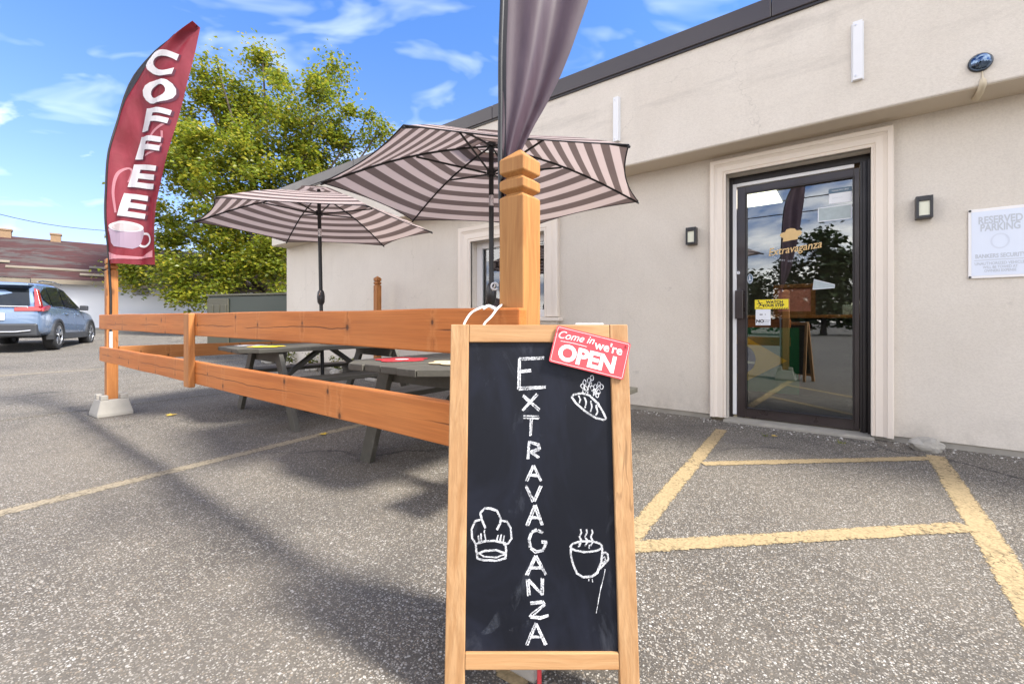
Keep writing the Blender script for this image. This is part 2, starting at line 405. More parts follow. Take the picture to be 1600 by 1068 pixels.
M = {}
M['asphalt'] = mat_asphalt()
M['yellow'] = mat_paint('yellow_road_paint', (.42,.318,.175), .64, .84)
M['faded'] = mat_paint('faded_road_paint', (.34,.285,.20), .60, .88)
M['faint'] = mat_paint('faint_road_paint', (.25,.215,.16), .44, .68)
M['stucco'] = mat_stucco()
M['trim'] = plain('painted_trim', (.74,.66,.565), .6, var=.05, scale=3, bump=.15)
M['soffit'] = plain('soffit_stucco', (.60,.52,.41), .85, var=.08, scale=2, bump=.3)
M['cap'] = plain('brown_flashing', (.055,.046,.047), .38, var=.15, scale=1.2)
M['bronze'] = plain('dark_bronze_metal', (.030,.021,.020), .34, var=.2, scale=5, coat=.2)
M['bronze2'] = plain('black_bronze_metal', (.014,.010,.010), .38, var=.2, scale=5)
M['white_metal'] = plain('white_metal', (.72,.72,.72), .4, var=.05)
M['white_wood'] = plain('white_painted_wood', (.70,.68,.66), .5, var=.06)
M['concrete'] = plain('concrete', (.33,.31,.275), .9, var=.22, scale=9, bump=.5)
M['found'] = plain('foundation_concrete', (.30,.28,.24), .95, var=.35, scale=7, bump=.6)
M['black'] = plain('black_metal', (.012,.012,.013), .42, var=.2)
M['blackp'] = plain('black_plastic', (.02,.02,.022), .35, var=.2)
M['steel'] = plain('bright_steel', (.62,.62,.63), .28, metal=1, var=.08)
M['pvc'] = plain('grey_white_pipe', (.55,.57,.60), .4, var=.08)
M['glass'] = mat_glass('door_glass', (.66,.70,.68), .95)
M['glassw'] = mat_glass('window_glass', (.7,.74,.74), 1.0)
O_L, O_D = (.56,.185,.043), (.42,.124,.026)
M['railz'] = wood('stained_board_z', (.46,.19,.055), (.33,.12,.032), 'Z', knots=.4)
M['postz'] = wood('cedar_post', (.46,.225,.070), (.33,.140,.038), 'Z', knots=.7, blot=.2)
M['pinez'] = wood('pine_upright', (.47,.285,.140), (.34,.175,.070), 'Z', knot=(.22,.10,.04), knots=.12, blot=.15, crack=.4)
M['pinex'] = wood('pine_crosspiece', (.49,.295,.14), (.37,.185,.072), 'X', knot=(.22,.10,.04), knots=.12, blot=.15, crack=.4)
def rail_wood(name, light, dark, along):
    t = NT(name); co = t.co(); sp = t.node('ShaderNodeSeparateXYZ', {0: co}); u, z = sp.outputs[0 if along == 'X' else 1], sp.outputs[2]
    M_ = t.math
    row = M_('FLOOR', M_('DIVIDE', M_('SUBTRACT', z, .465), .30)); vv = M_('SUBTRACT', M_('SUBTRACT', M_('SUBTRACT', z, .465), M_('MULTIPLY', row, .30)), .15)
    k = (1.3, 22, 30) if along == 'X' else (22, 1.3, 30); k3 = (3.5, 150, 210) if along == 'X' else (150, 3.5, 210)
    W_ = M_('ADD', M_('MULTIPLY', u, 2.4), M_('MULTIPLY', row, 5.37))
    vo = t.node('ShaderNodeTexVoronoi', {'W': W_, 'Scale': 1.0}, voronoi_dimensions='1D'); sc = t.node('ShaderNodeSeparateColor', {0: vo.outputs['Color']})
    d = M_('DIVIDE', vo.outputs['Distance'], 2.4)
    vk = M_('MULTIPLY', M_('SUBTRACT', sc.outputs[0], .5), .115)
    dz = M_('SUBTRACT', vv, vk)
    kd = M_('SQRT', M_('ADD', M_('MULTIPLY', M_('MULTIPLY', d, d), 1.8), M_('MULTIPLY', dz, dz)))
    # grain bends round the knots
    bend = M_('MULTIPLY', t.ramp(kd, [(.0, 1), (.06, 0)]), .020)
    gv = t.node('ShaderNodeVectorMath', {0: t.node('ShaderNodeVectorMath', {0: co, 1: t.node('ShaderNodeCombineXYZ', {2: bend}).outputs[0]}, operation='ADD').outputs[0], 1: k}, operation='MULTIPLY').outputs[0]
    gv3 = t.node('ShaderNodeVectorMath', {0: co, 1: k3}, operation='MULTIPLY').outputs[0]
    g = t.noise(gv, 1.0, 6, .6, .6); fine = t.noise(gv3, 1.0, 3, .6)
    c = t.mix(t.ramp(g, [(.30, 0), (.68, 1)]), dark, light)
    c = t.mix(M_('MULTIPLY', t.ramp(fine, [(.34, 1), (.58, 0)]), .30), c, tuple(x*.5 for x in dark))
    bl = t.noise(co, 2.3, 4, .6); c = t.mix(t.ramp(bl, [(.40, 0), (.72, .30)]), c, tuple(x*.60 for x in light))
    c = t.mix(t.ramp(t.noise(co, 1.1, 3), [(.45, 0), (.7, .25)]), c, (.60,.27,.10))
    rk = M_('MULTIPLY_ADD', sc.outputs[1], .008); rk.node.inputs[2].default_value = .006
    q = M_('DIVIDE', kd, rk)
    kn = t.ramp(M_('MULTIPLY', q, .3), [(.0, 1), (.26, .8), (.33, .35), (.55, .12), (.9, 0)])
    wob = M_('MULTIPLY', M_('SUBTRACT', t.noise(co, 17, 4, .7), .5), .085)
    stk = M_('MULTIPLY', t.ramp(M_('ABSOLUTE', M_('ADD', d, wob)), [(.0, .9), (.004, .5), (.012, 0)]), t.ramp(t.noise(co, 19, 3), [(.46, 0), (.62, .5)]))
    c = t.mix(stk, c, tuple(x*.32 for x in dark))
    hal = t.ramp(M_('ABSOLUTE', M_('SUBTRACT', M_('ADD', d, wob), .014)), [(.0, .14), (.012, 0)])
    c = t.mix(hal, c, (.66,.33,.13))
    c = t.mix(kn, c, (.075,.026,.010))
    ccx = t.noise(t.node('ShaderNodeVectorMath', {0: co, 1: ((1.1, 0, 0) if along == 'X' else (0, 1.1, 0))}, operation='MULTIPLY').outputs[0], 1.6, 4, .6)
    gate = t.ramp(t.noise(t.node('ShaderNodeVectorMath', {0: co, 1: ((.8, 0, 3) if along == 'X' else (0, .8, 3))}, operation='MULTIPLY').outputs[0], 1.1, 2), [(.46, 0), (.50, 1)])
    crk = M_('MULTIPLY', t.ramp(M_('ABSOLUTE', M_('ADD', vv, M_('MULTIPLY', M_('SUBTRACT', ccx, .46), .055))), [(.0, 1), (.0010, .8), (.0022, 0)]), gate)
    c = t.mix(M_('MULTIPLY', crk, .85), c, (.05,.018,.008))
    t.base(c); t.rough(.66); t.p.inputs['Specular IOR Level'].default_value = .3
    t.bump(M_('SUBTRACT', M_('ADD', M_('MULTIPLY', g, .7), M_('MULTIPLY', fine, .5)), M_('ADD', crk, M_('MULTIPLY', kn, .4))), .4, .003)
    return t.mat
M['railx'] = rail_wood('stained_rail_x', O_L, O_D, 'X'); M['raily'] = rail_wood('stained_rail_y', (.44,.18,.055), (.30,.11,.03), 'Y')
def mat_grey_paint():
    t = NT('grey_painted_wood'); v = t.co()
    n = t.noise(t.co(scale=(30,2.2,30)), 1.0, 5, .6); b = t.noise(v, 5, 5, .7)
    c = t.mix(n, (.050,.047,.038), (.095,.088,.070))
    c = t.mix(t.ramp(b, [(.60, 0), (.78, .6)]), c, (.20,.19,.165))
    t.base(c); t.rough(.6); t.bump(n, .3, .003); return t.mat
M['greyw'] = mat_grey_paint()
def mat_board():
    t = NT('chalkboard'); v = t.co()
    n = t.noise(t.co(scale=(2.2,2.2,1.4)), 1.6, 5, .6, 1.6); s = t.noise(t.co(scale=(5,5,2.0)), 2.2, 6, .7, .8)
    c = t.mix(t.ramp(n, [(.42, 0), (.72, .75)]), (.005,.006,.010), (.015,.018,.032))
    c = t.mix(t.ramp(s, [(.58, 0), (.78, .35)]), c, (.10,.11,.135))
    t.base(c); t.rough(t.ramp(n, [(.3, .42), (.7, .6)])); t.p.inputs['Specular IOR Level'].default_value = .20; return t.mat
M['board'] = mat_board()
def mat_chalk():
    t = NT('chalk'); n = t.noise(t.co(scale=(260,260,260)), 1.0, 3, .7)
    t.base((.80,.81,.83)); t.rough(1.0); t.p.inputs['Specular IOR Level'].default_value = 0
    tr = t.node('ShaderNodeBsdfTransparent'); f = t.math('MULTIPLY', t.ramp(n, [(.34, .15), (.55, 1)]), t.ramp(t.noise(t.co(), 34, 4, .7), [(.36, .35), (.56, 1)]))
    mx = t.node('ShaderNodeMixShader', {0: f, 1: tr.outputs[0], 2: t.p.outputs[0]}); t.l.new(mx.outputs[0], t.out.inputs[0]); return t.mat
M['chalk'] = mat_chalk()
def mat_smear():
    t = NT('chalk_dust'); n = t.noise(t.co(scale=(9,9,3)), 1.6, 6, .7, 1.2)
    t.base((.45,.50,.60)); t.rough(1.0)
    tr = t.node('ShaderNodeBsdfTransparent'); f = t.ramp(n, [(.48, .0), (.9, .16)])
    mx = t.node('ShaderNodeMixShader', {0: f, 1: tr.outputs[0], 2: t.p.outputs[0]}); t.l.new(mx.outputs[0], t.out.inputs[0]); return t.mat
M['smear'] = mat_smear()
M['red_sign'] = plain('red_enamel', (.56,.045,.055), .35, var=.05, coat=.2)
M['sign_white'] = plain('sign_white', (.80,.78,.76), .5, var=.03)
M['cord'] = plain('white_cord', (.78,.76,.72), .9, var=.08)
def striped(t):
    uv = t.node('ShaderNodeUVMap').outputs[0]; sp = t.node('ShaderNodeSeparateXYZ', {0: uv})
    fr = t.math('FRACT', t.math('MULTIPLY_ADD', sp.outputs[1], 9.0)); fr.node.inputs[0].default_value = 0
    fr2 = t.node('ShaderNodeMath', {0: sp.outputs[1], 1: 9.0}, operation='MULTIPLY').outputs[0]
    fr3 = t.math('FRACT', fr2)
    st = t.ramp(fr3, [(.0, 0), (.47, 0), (.50, 1), (.97, 1), (1.0, 0)])
    n = t.noise(t.co(), 4, 4)
    a = t.mix(n, (.45,.36,.34), (.53,.43,.41)); b = t.mix(n, (.11,.080,.074), (.145,.108,.10))
    return t.mix(st, a, b)
M['canopy'] = cloth('striped_canopy', (1,1,1), .40, colsock=striped)
def flag_red(t):
    v = t.co(); n = t.noise(t.co(scale=(2.5,2.5,1.2)), 1.4, 5, .6, 1.0)
    return t.mix(t.ramp(n, [(.35, 0), (.75, 1)]), (.235,.010,.020), (.44,.055,.08))
M['flag_red'] = cloth('red_flag_cloth', (1,1,1), .5, colsock=flag_red)
M['flag_white'] = cloth('white_flag_print', (.85,.84,.86), .4, var=.04)
M['flag_shade'] = cloth('dark_flag_print', (.14,.03,.06), .4)
M['flag_pink'] = cloth('pink_flag_print', (.70,.33,.38), .45)
M['flag_mug'] = cloth('lilac_flag_print', (.50,.39,.50), .42)
M['flag_froth'] = cloth('froth_flag_print', (.66,.56,.56), .42)
M['flag_hem'] = cloth('black_flag_sleeve', (.03,.028,.034), .2)
def flag_dark(t):
    n = t.noise(t.co(scale=(6,6,1.0)), 1.2, 5, .6, .6)
    return t.mix(t.ramp(n, [(.3, 0), (.8, 1)]), (.095,.058,.075), (.235,.165,.195))
M['flag_dark'] = cloth('dusky_flag_cloth', (1,1,1), .52, colsock=flag_dark)
def leafmat(name, cols, trans=.35):
    t = NT(name); t.n.remove(t.p)
    g = t.node('ShaderNodeNewGeometry'); c = t.ramp(g.outputs['Random Per Island'], cols)
    n = t.noise(t.wpos(), .8, 3); c = t.mix(t.ramp(n, [(.35, .5), (.65, 0)]), c, tuple(x*.8 for x in cols[1][1]))
    d = t.node('ShaderNodeBsdfDiffuse', {'Color': c}); tr = t.node('ShaderNodeBsdfTranslucent', {'Color': c}); gl = t.node('ShaderNodeBsdfGlossy', {'Roughness': .4})
    m1 = t.node('ShaderNodeMixShader', {0: trans, 1: d.outputs[0], 2: tr.outputs[0]}); m2 = t.node('ShaderNodeMixShader', {0: .04, 1: m1.outputs[0], 2: gl.outputs[0]})
    t.l.new(m2.outputs[0], t.out.inputs[0]); return t.mat
M['leaf'] = leafmat('maple_leaves', [(0, (.10,.155,.018)), (.3, (.21,.265,.024)), (.75, (.36,.36,.032)), (1, (.52,.41,.038))], .58)
M['leafdark'] = leafmat('dark_leaves', [(0, (.02,.035,.012)), (.5, (.035,.055,.018)), (1, (.06,.075,.02))], .25)
M['weed'] = leafmat('weed_leaves', [(0, (.07,.11,.02)), (.6, (.15,.19,.03)), (1, (.45,.34,.03))], .3)
M['bark'] = plain('bark', (.085,.065,.05), .95, var=.4, scale=9, bump=.8)
M['yleaf'] = plain('yellow_leaf', (.62,.42,.05), .7, var=.2, scale=30)
M['rock'] = plain('pale_rock', (.33,.31,.27), .9, var=.2, scale=12, bump=.6)
M['carpaint'] = plain('blue_grey_car_paint', (.17,.245,.37), .22, metal=.35, var=.03, coat=1.0)
M['carblack'] = plain('grey_black_cladding', (.035,.037,.042), .6, var=.1)
M['carglass'] = plain('tinted_car_glass', (.012,.015,.018), .06, var=.0)
M['tyre'] = plain('tyre_rubber', (.018,.018,.018), .85, var=.2, scale=20)
M['rim'] = plain('alloy_rim', (.55,.56,.58), .3, metal=.9, var=.1)
M['tail'] = plain('red_tail_lamp', (.36,.012,.018), .12, var=.1, coat=1.0)
M['chrome'] = plain('chrome', (.75,.76,.78), .08, metal=1, var=.02)
M['whitewash'] = plain('whitewashed_wall', (.76,.78,.82), .8, var=.05, scale=.6, bump=.2)
def mat_shingle():
    t = NT('red_shingles'); v = t.co()
    n = t.noise(t.co(scale=(1,.45,2)), 1.0, 7, .72, .7)
    c = t.mix(t.ramp(n, [(.44, 0), (.51, 1)]), (.075,.060,.055), (.062,.019,.017))
    c = t.mix(t.ramp(t.noise(t.co(scale=(1,.8,3)), 3.0, 5, .7), [(.5, 0), (.7, .55)]), c, (.045,.035,.032))
    br = t.node('ShaderNodeTexBrick', {'Vector': t.co(rot=(rad(90),0,rad(90))), 'Scale': 3.2, 'Mortar Size': .035, 'Color1': (.85,.85,.85), 'Color2': (1.15,1.15,1.15), 'Mortar': (.45,.45,.45)})
    c = t.mix(.75, c, t.mix(1.0, c, br.outputs[0], 'MULTIPLY')); t.base(c); t.rough(.9); return t.mat
M['shingle'] = mat_shingle()
M['oldwood'] = plain('weathered_board', (.20,.17,.13), .9, var=.5, scale=1.5, bump=.4)
M['brick'] = plain('tan_brick', (.26,.17,.10), .9, var=.25, scale=9, bump=.4)
M['green'] = plain('dark_green_steel', (.045,.058,.046), .42, var=.25, scale=1.2)
M['green2'] = plain('olive_louvre', (.10,.095,.065), .6, var=.3, scale=3)
M['lamp_face'] = plain('frosted_lamp_face', (.66,.66,.52), .4, var=.04)
M['faded_ink'] = plain('faded_grey_ink', (.50,.53,.57), .7, var=.06)
M['sign_face'] = plain('bleached_sign_face', (.66,.71,.80), .45, var=.04)
M['ink'] = plain('black_ink', (.015,.015,.015), .6)
M['yellow_st'] = plain('caution_yellow', (.78,.62,.02), .4, var=.04)
M['gold'] = plain('gold_lettering', (.62,.42,.18), .4, var=.12, scale=30)
M['pale_st'] = plain('pale_sticker', (.72,.74,.77), .5, var=.04)
M['blue_st'] = plain('blue_grey_sticker', (.10,.16,.22), .5, var=.06)
M['frost'] = plain('faded_notice', (.36,.42,.43), .5, var=.25, scale=20)
M['room'] = plain('room_wall', (.20,.195,.18), .8, var=.06)
M['roomfl'] = plain('room_floor', (.20,.17,.14), .5, var=.15)
M['darkroom'] = plain('dark_counter_front', (.03,.026,.024), .5, var=.2)
M['counter'] = plain('counter_top', (.35,.14,.045), .3, var=.2)
M['fgreen'] = plain('flag_green', (.015,.16,.07), .8, var=.06)
M['fyellow'] = plain('flag_yellow', (.72,.50,.02), .8, var=.05)
M['fblue'] = plain('flag_blue', (.02,.04,.20), .8, var=.06)
M['pink'] = plain('pink_print', (.55,.22,.20), .6, var=.35, scale=14)
M['frame_wood'] = plain('brown_frame', (.22,.09,.03), .5, var=.2)
M['panel'] = emit('lamp_and_fill_glow', (1.0,.88,.68), 2.0)
M['cable'] = plain('black_cable', (.02,.02,.02), .7)
M['tan'] = plain('faded_tan', (.58,.50,.36), .8, var=.1)
M['redfl'] = plain('red_flower_paint', (.58,.02,.03), .55, var=.1)
M['yelfl'] = plain('yellow_flower_paint', (.78,.55,.02), .55, var=.1)
M['cream'] = plain('cream_flower_paint', (.70,.52,.30), .55, var=.1)
M['whifl'] = plain('white_flower_paint', (.78,.77,.76), .55, var=.05)

# ---------------------------------------------------------------- ground
def gz(x, y):
    d = max(0.0, -6.8-x)
    return 0.030*d*d/(d+2.2) if d > 0 else 0.0
xs = [-400,-200,-120,-80,-60,-48,-40,-34]+[-30+i*1.0 for i in range(24)]+[-6.5,-6,-3,0,3,8,16,40,100,250,500]
ys = [-500,-200,-80,-40,-20,-10,-5,0,2,4,4.3,6,8,10,14,20,30,60,140,300,600]
g = MB(); nx = len(xs)
flat = lambda x: 0.62 if x < -31 else gz(x, 0)
g.add([(x, y, flat(x)) for y in ys for x in xs], [(j*nx+i, j*nx+i+1, (j+1)*nx+i+1, (j+1)*nx+i) for j in range(len(ys)-1) for i in range(nx-1)], 0, True)
tag(g.build('asphalt_ground', M['asphalt']), kind='structure')
def stripe(p0, p1, w, mat, name='painted_line', z=.002, seed=0):
    a, b = Vector((p0[0], p0[1])), Vector((p1[0], p1[1])); d = (b-a); L = d.length; d.normalize(); n = Vector((-d.y, d.x))
    rr = random.Random(seed+int(abs(p0[0])*100)); k = max(2, int(L/.06)); L1 = []; L2 = []
    for i in range(k+1):
        p = a+d*L*i/k
        e1 = w*.56+rr.uniform(-.002, .002); e2 = w*.56+rr.uniform(-.002, .002)
        q1, q2 = p+n*e1, p-n*e2
        L1.append((q1.x, q1.y, gz(q1.x, q1.y)+z)); L2.append((q2.x, q2.y, gz(q2.x, q2.y)+z))
    m = MB().add(L1+L2, [(i, i+1, k+2+i, k+1+i) for i in range(k)])
    o = m.build(name, mat, recalc=False); uvl = o.data.uv_layers.new(name='UVMap')
    for lp in o.data.loops: uvl.data[lp.index].uv = ((lp.vertex_index % (k+1))*L/k, 0.0 if lp.vertex_index <= k else 1.0)
    return tag(o, kind='structure')
stripe((-.87,4.13), (-.70,.90), .090, M['yellow'])
stripe((.49,4.24), (.475,.40), .100, M['yellow'])
stripe((-.76,3.06), (.45,4.13), .080, M['yellow'], z=.004)
stripe((-.80,1.67), (.44,2.86), .092, M['yellow'], z=.004)
stripe((-3.22,-.6), (-3.55,2.6), .10, M['faded'])
stripe((-6.22,-1.6), (-6.56,3.2), .09, M['faint'])
stripe((-10.6,-1.5), (-10.9,4.2), .10, M['faded'])
stripe((-14.2,2.6), (-14.5,7.5), .11, M['yellow'])

# ---------------------------------------------------------------- the shop
WY, FY = 4.53, 4.22           # wall face, fascia face
X0, X1 = -9.55, 7.0
SZ, CZ0, CZ1 = 2.51, 3.465, 3.635
shop = empty('stucco_shop', (X0, WY, 0), 0, 'beige stucco shop with a dark flat roof edge, a glass door and a trimmed window', 'building')
def wall_with_holes(xs, zs, holes, y, depth):
    m = MB()
    for i in range(len(xs)-1):
        for j in range(len(zs)-1):
            cxm, czm = (xs[i]+xs[i+1])/2, (zs[j]+zs[j+1])/2
            if any(a < cxm < b and c < czm < d for a, b, c, d in holes): continue
            m.add([(xs[i],y,zs[j]),(xs[i+1],y,zs[j]),(xs[i+1],y,zs[j+1]),(xs[i],y,zs[j+1])], [(0,1,2,3)])
    for a, b, c, d in holes:
        m.add([(a,y,c),(a,y+depth,c),(a,y+depth,d),(a,y,d)], [(0,1,2,3)]); m.add([(b,y,c),(b,y,d),(b,y+depth,d),(b,y+depth,c)], [(0,1,2,3)])
        m.add([(a,y,d),(a,y+depth,d),(b,y+depth,d),(b,y,d)], [(0,1,2,3)])
        if c > .1: m.add([(a,y,c),(b,y,c),(b,y+depth,c),(a,y+depth,c)], [(0,1,2,3)])
    return m
DX0, DX1, DZ = -.911, .149, 2.325
WX0, WX1, WZ0, WZ1 = -4.19, -2.95, 1.00, 2.05
w = wall_with_holes([X0, WX0, WX1, DX0, DX1, X1], [.048, WZ0, WZ1, DZ, 2.8], [(DX0,DX1,.0,DZ), (WX0,WX1,WZ0,WZ1)], WY, .22)
w.add([(X0,WY,.03),(X0,WY,2.8),(X0,14,2.8),(X0,14,.03)], [(0,1,2,3)])          # left end wall
w.add([(X1,WY,.03),(X1,WY,2.8),(X1,14,2.8),(X1,14,.03)], [(3,2,1,0)])
w.add([(X0,14,0),(X1,14,0),(X1,14,3.4),(X0,14,3.4)], [(0,1,2,3)])
w.build('wall', M['stucco'], shop, recalc=False)
fa = MB(); fa.box((X0,FY,SZ), (X1,FY+.3,CZ0+.02)); fa.build('fascia', M['stucco'], shop, bevel=.012)
so = MB(); so.box((X0+.01,FY+.012,SZ-.003), (X1,WY+.02,SZ+.003)); so.build('soffit', M['soffit'], shop)
fd = MB(); fd.box((X0-.0,WY+.012,-.05), (DX0-.14,WY+.2,.047)); fd.box((DX1+.0,WY+.012,-.05), (X1,WY+.2,.047)); fd.build('foundation', M['found'], shop)
cp = MB()
x = X0-.01; seg = 3.02
while x < X1:
    cp.box((x,FY-.028,CZ0), (min(x+seg-.004, X1),FY+.16,CZ1)); x += seg
cp.build('roof_cap', M['cap'], shop, bevel=.006)
dr = MB(); dr.box((X0,FY-.016,CZ0-.022), (X1,FY+.1,CZ0-.001)); dr.build('drip_edge', M['bronze2'], shop)
rf = MB(); rf.box((X0,FY+.17,3.40), (X1,14,3.56)); rf.build('roof', M['cap'], shop)
# door surround: stepped mouldings
def surround(x0, x1, z0, z1, y, prof, mitre_bottom=True):
    """picture-frame moulding; prof = [(offset outward from the opening, projection)]"""
    m = MB(); P = prof
    def ring(o, p): return [(x0-o, y-p, z0-(0 if not mitre_bottom else o)), (x0-o, y-p, z1+o), (x1+o, y-p, z1+o), (x1+o, y-p, z0-(0 if not mitre_bottom else o))]
    R = [ring(o, p) for o, p in P]
    for a, b in zip(R, R[1:]):
        n = 4 if mitre_bottom else 3
        for i in range(n):
            j = (i+1) % 4; m.add([a[i], a[j], b[j], b[i]], [(0,1,2,3)])
    if not mitre_bottom:
        for i in (0, 3): m.add([r[i] for r in R], [tuple(range(len(R)))])
    return m
prof = [(0,-.02),(0,.030),(.012,.034),(.016,.026),(.024,.026),(.028,.034),(.072,.034),(.082,.040),(.090,.046),(.094,.046),(.098,.056),(.128,.060),(.136,.052),(.136,.0)]
surround(DX0, DX1, .035, DZ, WY, prof, False).build('door_surround', M['trim'], shop)
surround(WX0, WX1, WZ0, WZ1, WY, [(o*1.5, p) for o, p in prof], False).build('window_surround', M['trim'], shop)
sl = MB(); sl.box((WX0-.25,WY-.10,WZ0-.055), (WX1+.25,WY+.1,WZ0-.012)); sl.box((WX0-.2,WY-.06,WZ0-.10), (WX1+.2,WY+.1,WZ0-.056)); sl.build('window_sill', M['trim'], shop, bevel=.006)
th = MB(); th.box((DX0-.02,WY-.06,-.05), (DX1+.02,WY+.25,.022)); th.build('threshold', M['found'], shop, bevel=.006)
# door frame and leaf
YD = WY+.15
df = MB()
df.box((DX0,YD-.03,.022), (DX0+.032,YD+.06,DZ)); df.box((DX0+.032,YD-.02,2.262), (DX1,YD+.06,DZ))
df.box((.082,YD-.03,.022), (.100,YD+.06,2.262)); df.box((.100,YD-.052,.022), (.120,YD+.06,2.262)); df.box((.120,YD-.025,.022), (.132,YD+.06,2.262)); df.box((.132,YD-.07,.022), (DX1,YD+.06,2.262))
df.build('door_frame', M['bronze2'], shop, bevel=.002)
wsp = MB(); wsp.box((DX0+.033,YD-.034,.05), (-.846,YD-.012,2.256)); wsp.box((-.845,YD-.034,2.226), (.044,YD-.012,2.256))
wsp.build('weather_strip', M['white_metal'], shop, bevel=.002)
leafd = MB()
LX0, LX1, GX0, GX1, GZ0, GZ1 = -.844, .080, -.772, .043, .112, 2.160
leafd.box((LX0,YD-.02,.030), (GX0,YD+.025,2.222)); leafd.box((GX1,YD-.02,.030), (LX1,YD+.025,2.222))
leafd.box((GX0,YD-.0205,.030), (GX1,YD+.025,GZ0)); leafd.box((GX0,YD-.0205,GZ1), (GX1,YD+.025,2.222))
door = leafd.build('door', M['bronze'], shop, bevel=.003)
bd = MB()
for a, b in (((GX0,YD-.028,GZ0),(GX0+.014,YD-.006,GZ1)), ((GX1-.010,YD-.028,GZ0),(GX1,YD-.006,GZ1)), ((GX0+.014,YD-.028,GZ0),(GX1-.010,YD-.006,GZ0+.012)), ((GX0+.014,YD-.028,GZ1-.014),(GX1-.010,YD-.006,GZ1))): bd.box(a, b)
bd.build('glazing_bead', M['bronze2'], door, bevel=.002)
gp = MB(); gp.box((GX0,YD+.0,GZ0), (GX1,YD+.006,GZ1)); gp.build('glass_pane', M['glass'], door)
hd = MB(); hd.box((-.852,YD-.075,.965), (-.784,YD-.055,1.235)); hd.box((-.84,YD-.056,.99), (-.80,YD-.02,1.02)); hd.box((-.84,YD-.056,1.18), (-.80,YD-.02,1.21)); hd.build('pull_handle', M['bronze'], door, bevel=.004)
lk = MB(); lk.tube([(-.83,YD-.02,1.405),(-.83,YD-.036,1.405)], .016, 16); lk.build('lock_cylinder', M['steel'], door)
# writing on the door glass
YG = YD-.0008
def on_glass(x, z, o=0.0): return Vector((x, YG-o, z))
def txt(m, body, size, cx_, cz_, fn, o, mi=0, rot=0.0, sx=1.0, **k):
    vs, fs = text_geo(body, size, **k); c, s_ = math.cos(rot), math.sin(rot)
    m.add([fn(cx_+(x*sx*c-y*s_), cz_+(x*sx*s_+y*c), o) for x, y in vs], fs, mi)
def rect(m, x0, x1, z0, z1, fn, o, mi=0): m.add([fn(x0,z0,o),fn(x1,z0,o),fn(x1,z1,o),fn(x0,z1,o)], [(0,1,2,3)], mi)
st = MB(); rect(st, -.695,-.425,1.055,1.143, on_glass, .0006, 0)
txt(st, 'WATCH', .036, -.535, 1.118, on_glass, .0016, 1, bold=.0015); txt(st, 'YOUR STEP', .034, -.545, 1.087, on_glass, .0016, 1, bold=.0014)
for i in range(7): st.add([on_glass(-.56+i*.019,1.056,.0016),on_glass(-.552+i*.019,1.056,.0016),on_glass(-.541+i*.019,1.067,.0016),on_glass(-.549+i*.019,1.067,.0016)], [(0,1,2,3)], 1)
for a, b, r_ in (((-.66,1.12),(-.645,1.095),.010),((-.645,1.095),(-.665,1.078),.007),((-.645,1.095),(-.618,1.082),.007),((-.618,1.082),(-.622,1.070),.006),((-.656,1.112),(-.63,1.112),.005),((-.656,1.112),(-.678,1.1),.005),((-.685,1.07),(-.63,1.062),.005)):
    st.ribbon([a, b], r_, lambda x, z: on_glass(x, z, .0016), 1)
st.add([on_glass(-.664+.008*math.cos(k*.785), 1.130+.008*math.sin(k*.785), .0016) for k in range(8)], [tuple(range(8))], 1)
st.build('caution_sticker', [M['yellow_st'], M['ink']], door, recalc=False, label='yellow WATCH YOUR STEP sticker')
st = MB(); rect(st, -.688,-.566,.905,1.052, on_glass, .0004, 0)
txt(st, 'NO', .040, -.652, .942, on_glass, .0014, 1, bold=.0018); txt(st, 'SMOKING', .013, -.600, .951, on_glass, .0014, 1); txt(st, 'VAPING', .013, -.603, .935, on_glass, .0014, 1)
txt(st, 'PLEASE  THANK YOU', .0095, -.627, .916, on_glass, .0014, 1)
st.ribbon([(-.655,1.005),(-.63,1.005)], .008, lambda x, z: on_glass(x, z, .0014), 1); st.ribbon([(-.612,1.007),(-.605,1.004)], .006, lambda x, z: on_glass(x, z, .0014), 1)
st.build('notice_sticker', [M['pale_st'], M['ink']], door, recalc=False, label='white NO sticker below the yellow one')
st = MB(); rect(st, -.127,.030,1.955,2.040, on_glass, .0004, 0); rect(st, -.130,.030,2.043,2.082, on_glass, .0004, 1)
txt(st, 'PLEASE PAY HERE', .015, -.05, 2.062, on_glass, .0014, 0); txt(st, 'cash or card', .014, -.07, 2.0, on_glass, .0014, 2)
st.build('payment_sticker', [M['pale_st'], M['blue_st'], M['faded_ink']], door, recalc=False, label='white and blue sticker high on the glass')
st = MB(); rect(st, -.200,.022,1.815,1.925, on_glass, .0004, 0)
for a, b in (((-.205,1.812),(.027,1.812)),((-.205,1.928),(.027,1.928)),((-.203,1.812),(-.203,1.928)),((.025,1.812),(.025,1.928))): st.ribbon([a, b], .006, lambda x, z: on_glass(x, z, .0014), 1)
st.build('framed_notice', [M['frost'], M['pale_st']], door, recalc=False, label='grey notice with a thin white edge')
st = MB()
st.add([on_glass(-.735+.026*math.cos(k*.393), 1.345+.048*math.sin(k*.393), .0004) for k in range(16)], [tuple(range(16))], 0)
st.ribbon([(-.735+.022*math.cos(k*.393), 1.345+.043*math.sin(k*.393)) for k in range(16)], .003, lambda x, z: on_glass(x, z, .0014), 1, True)
st.ribbon([(-.737,1.372),(-.737,1.345),(-.747,1.325)], .007, lambda x, z: on_glass(x, z, .0014), 1); st.ribbon([(-.737,1.345),(-.725,1.328)], .006, lambda x, z: on_glass(x, z, .0014), 1)
txt(st, 'PUSH', .014, -.735, 1.312, on_glass, .0014, 1)
st.build('oval_sticker', [M['blue_st'], M['pale_st']], door, recalc=False, label='small dark oval sticker by the handle')
lg = MB()
fg = lambda x, z, o=.0008: on_glass(x, z, .0008)
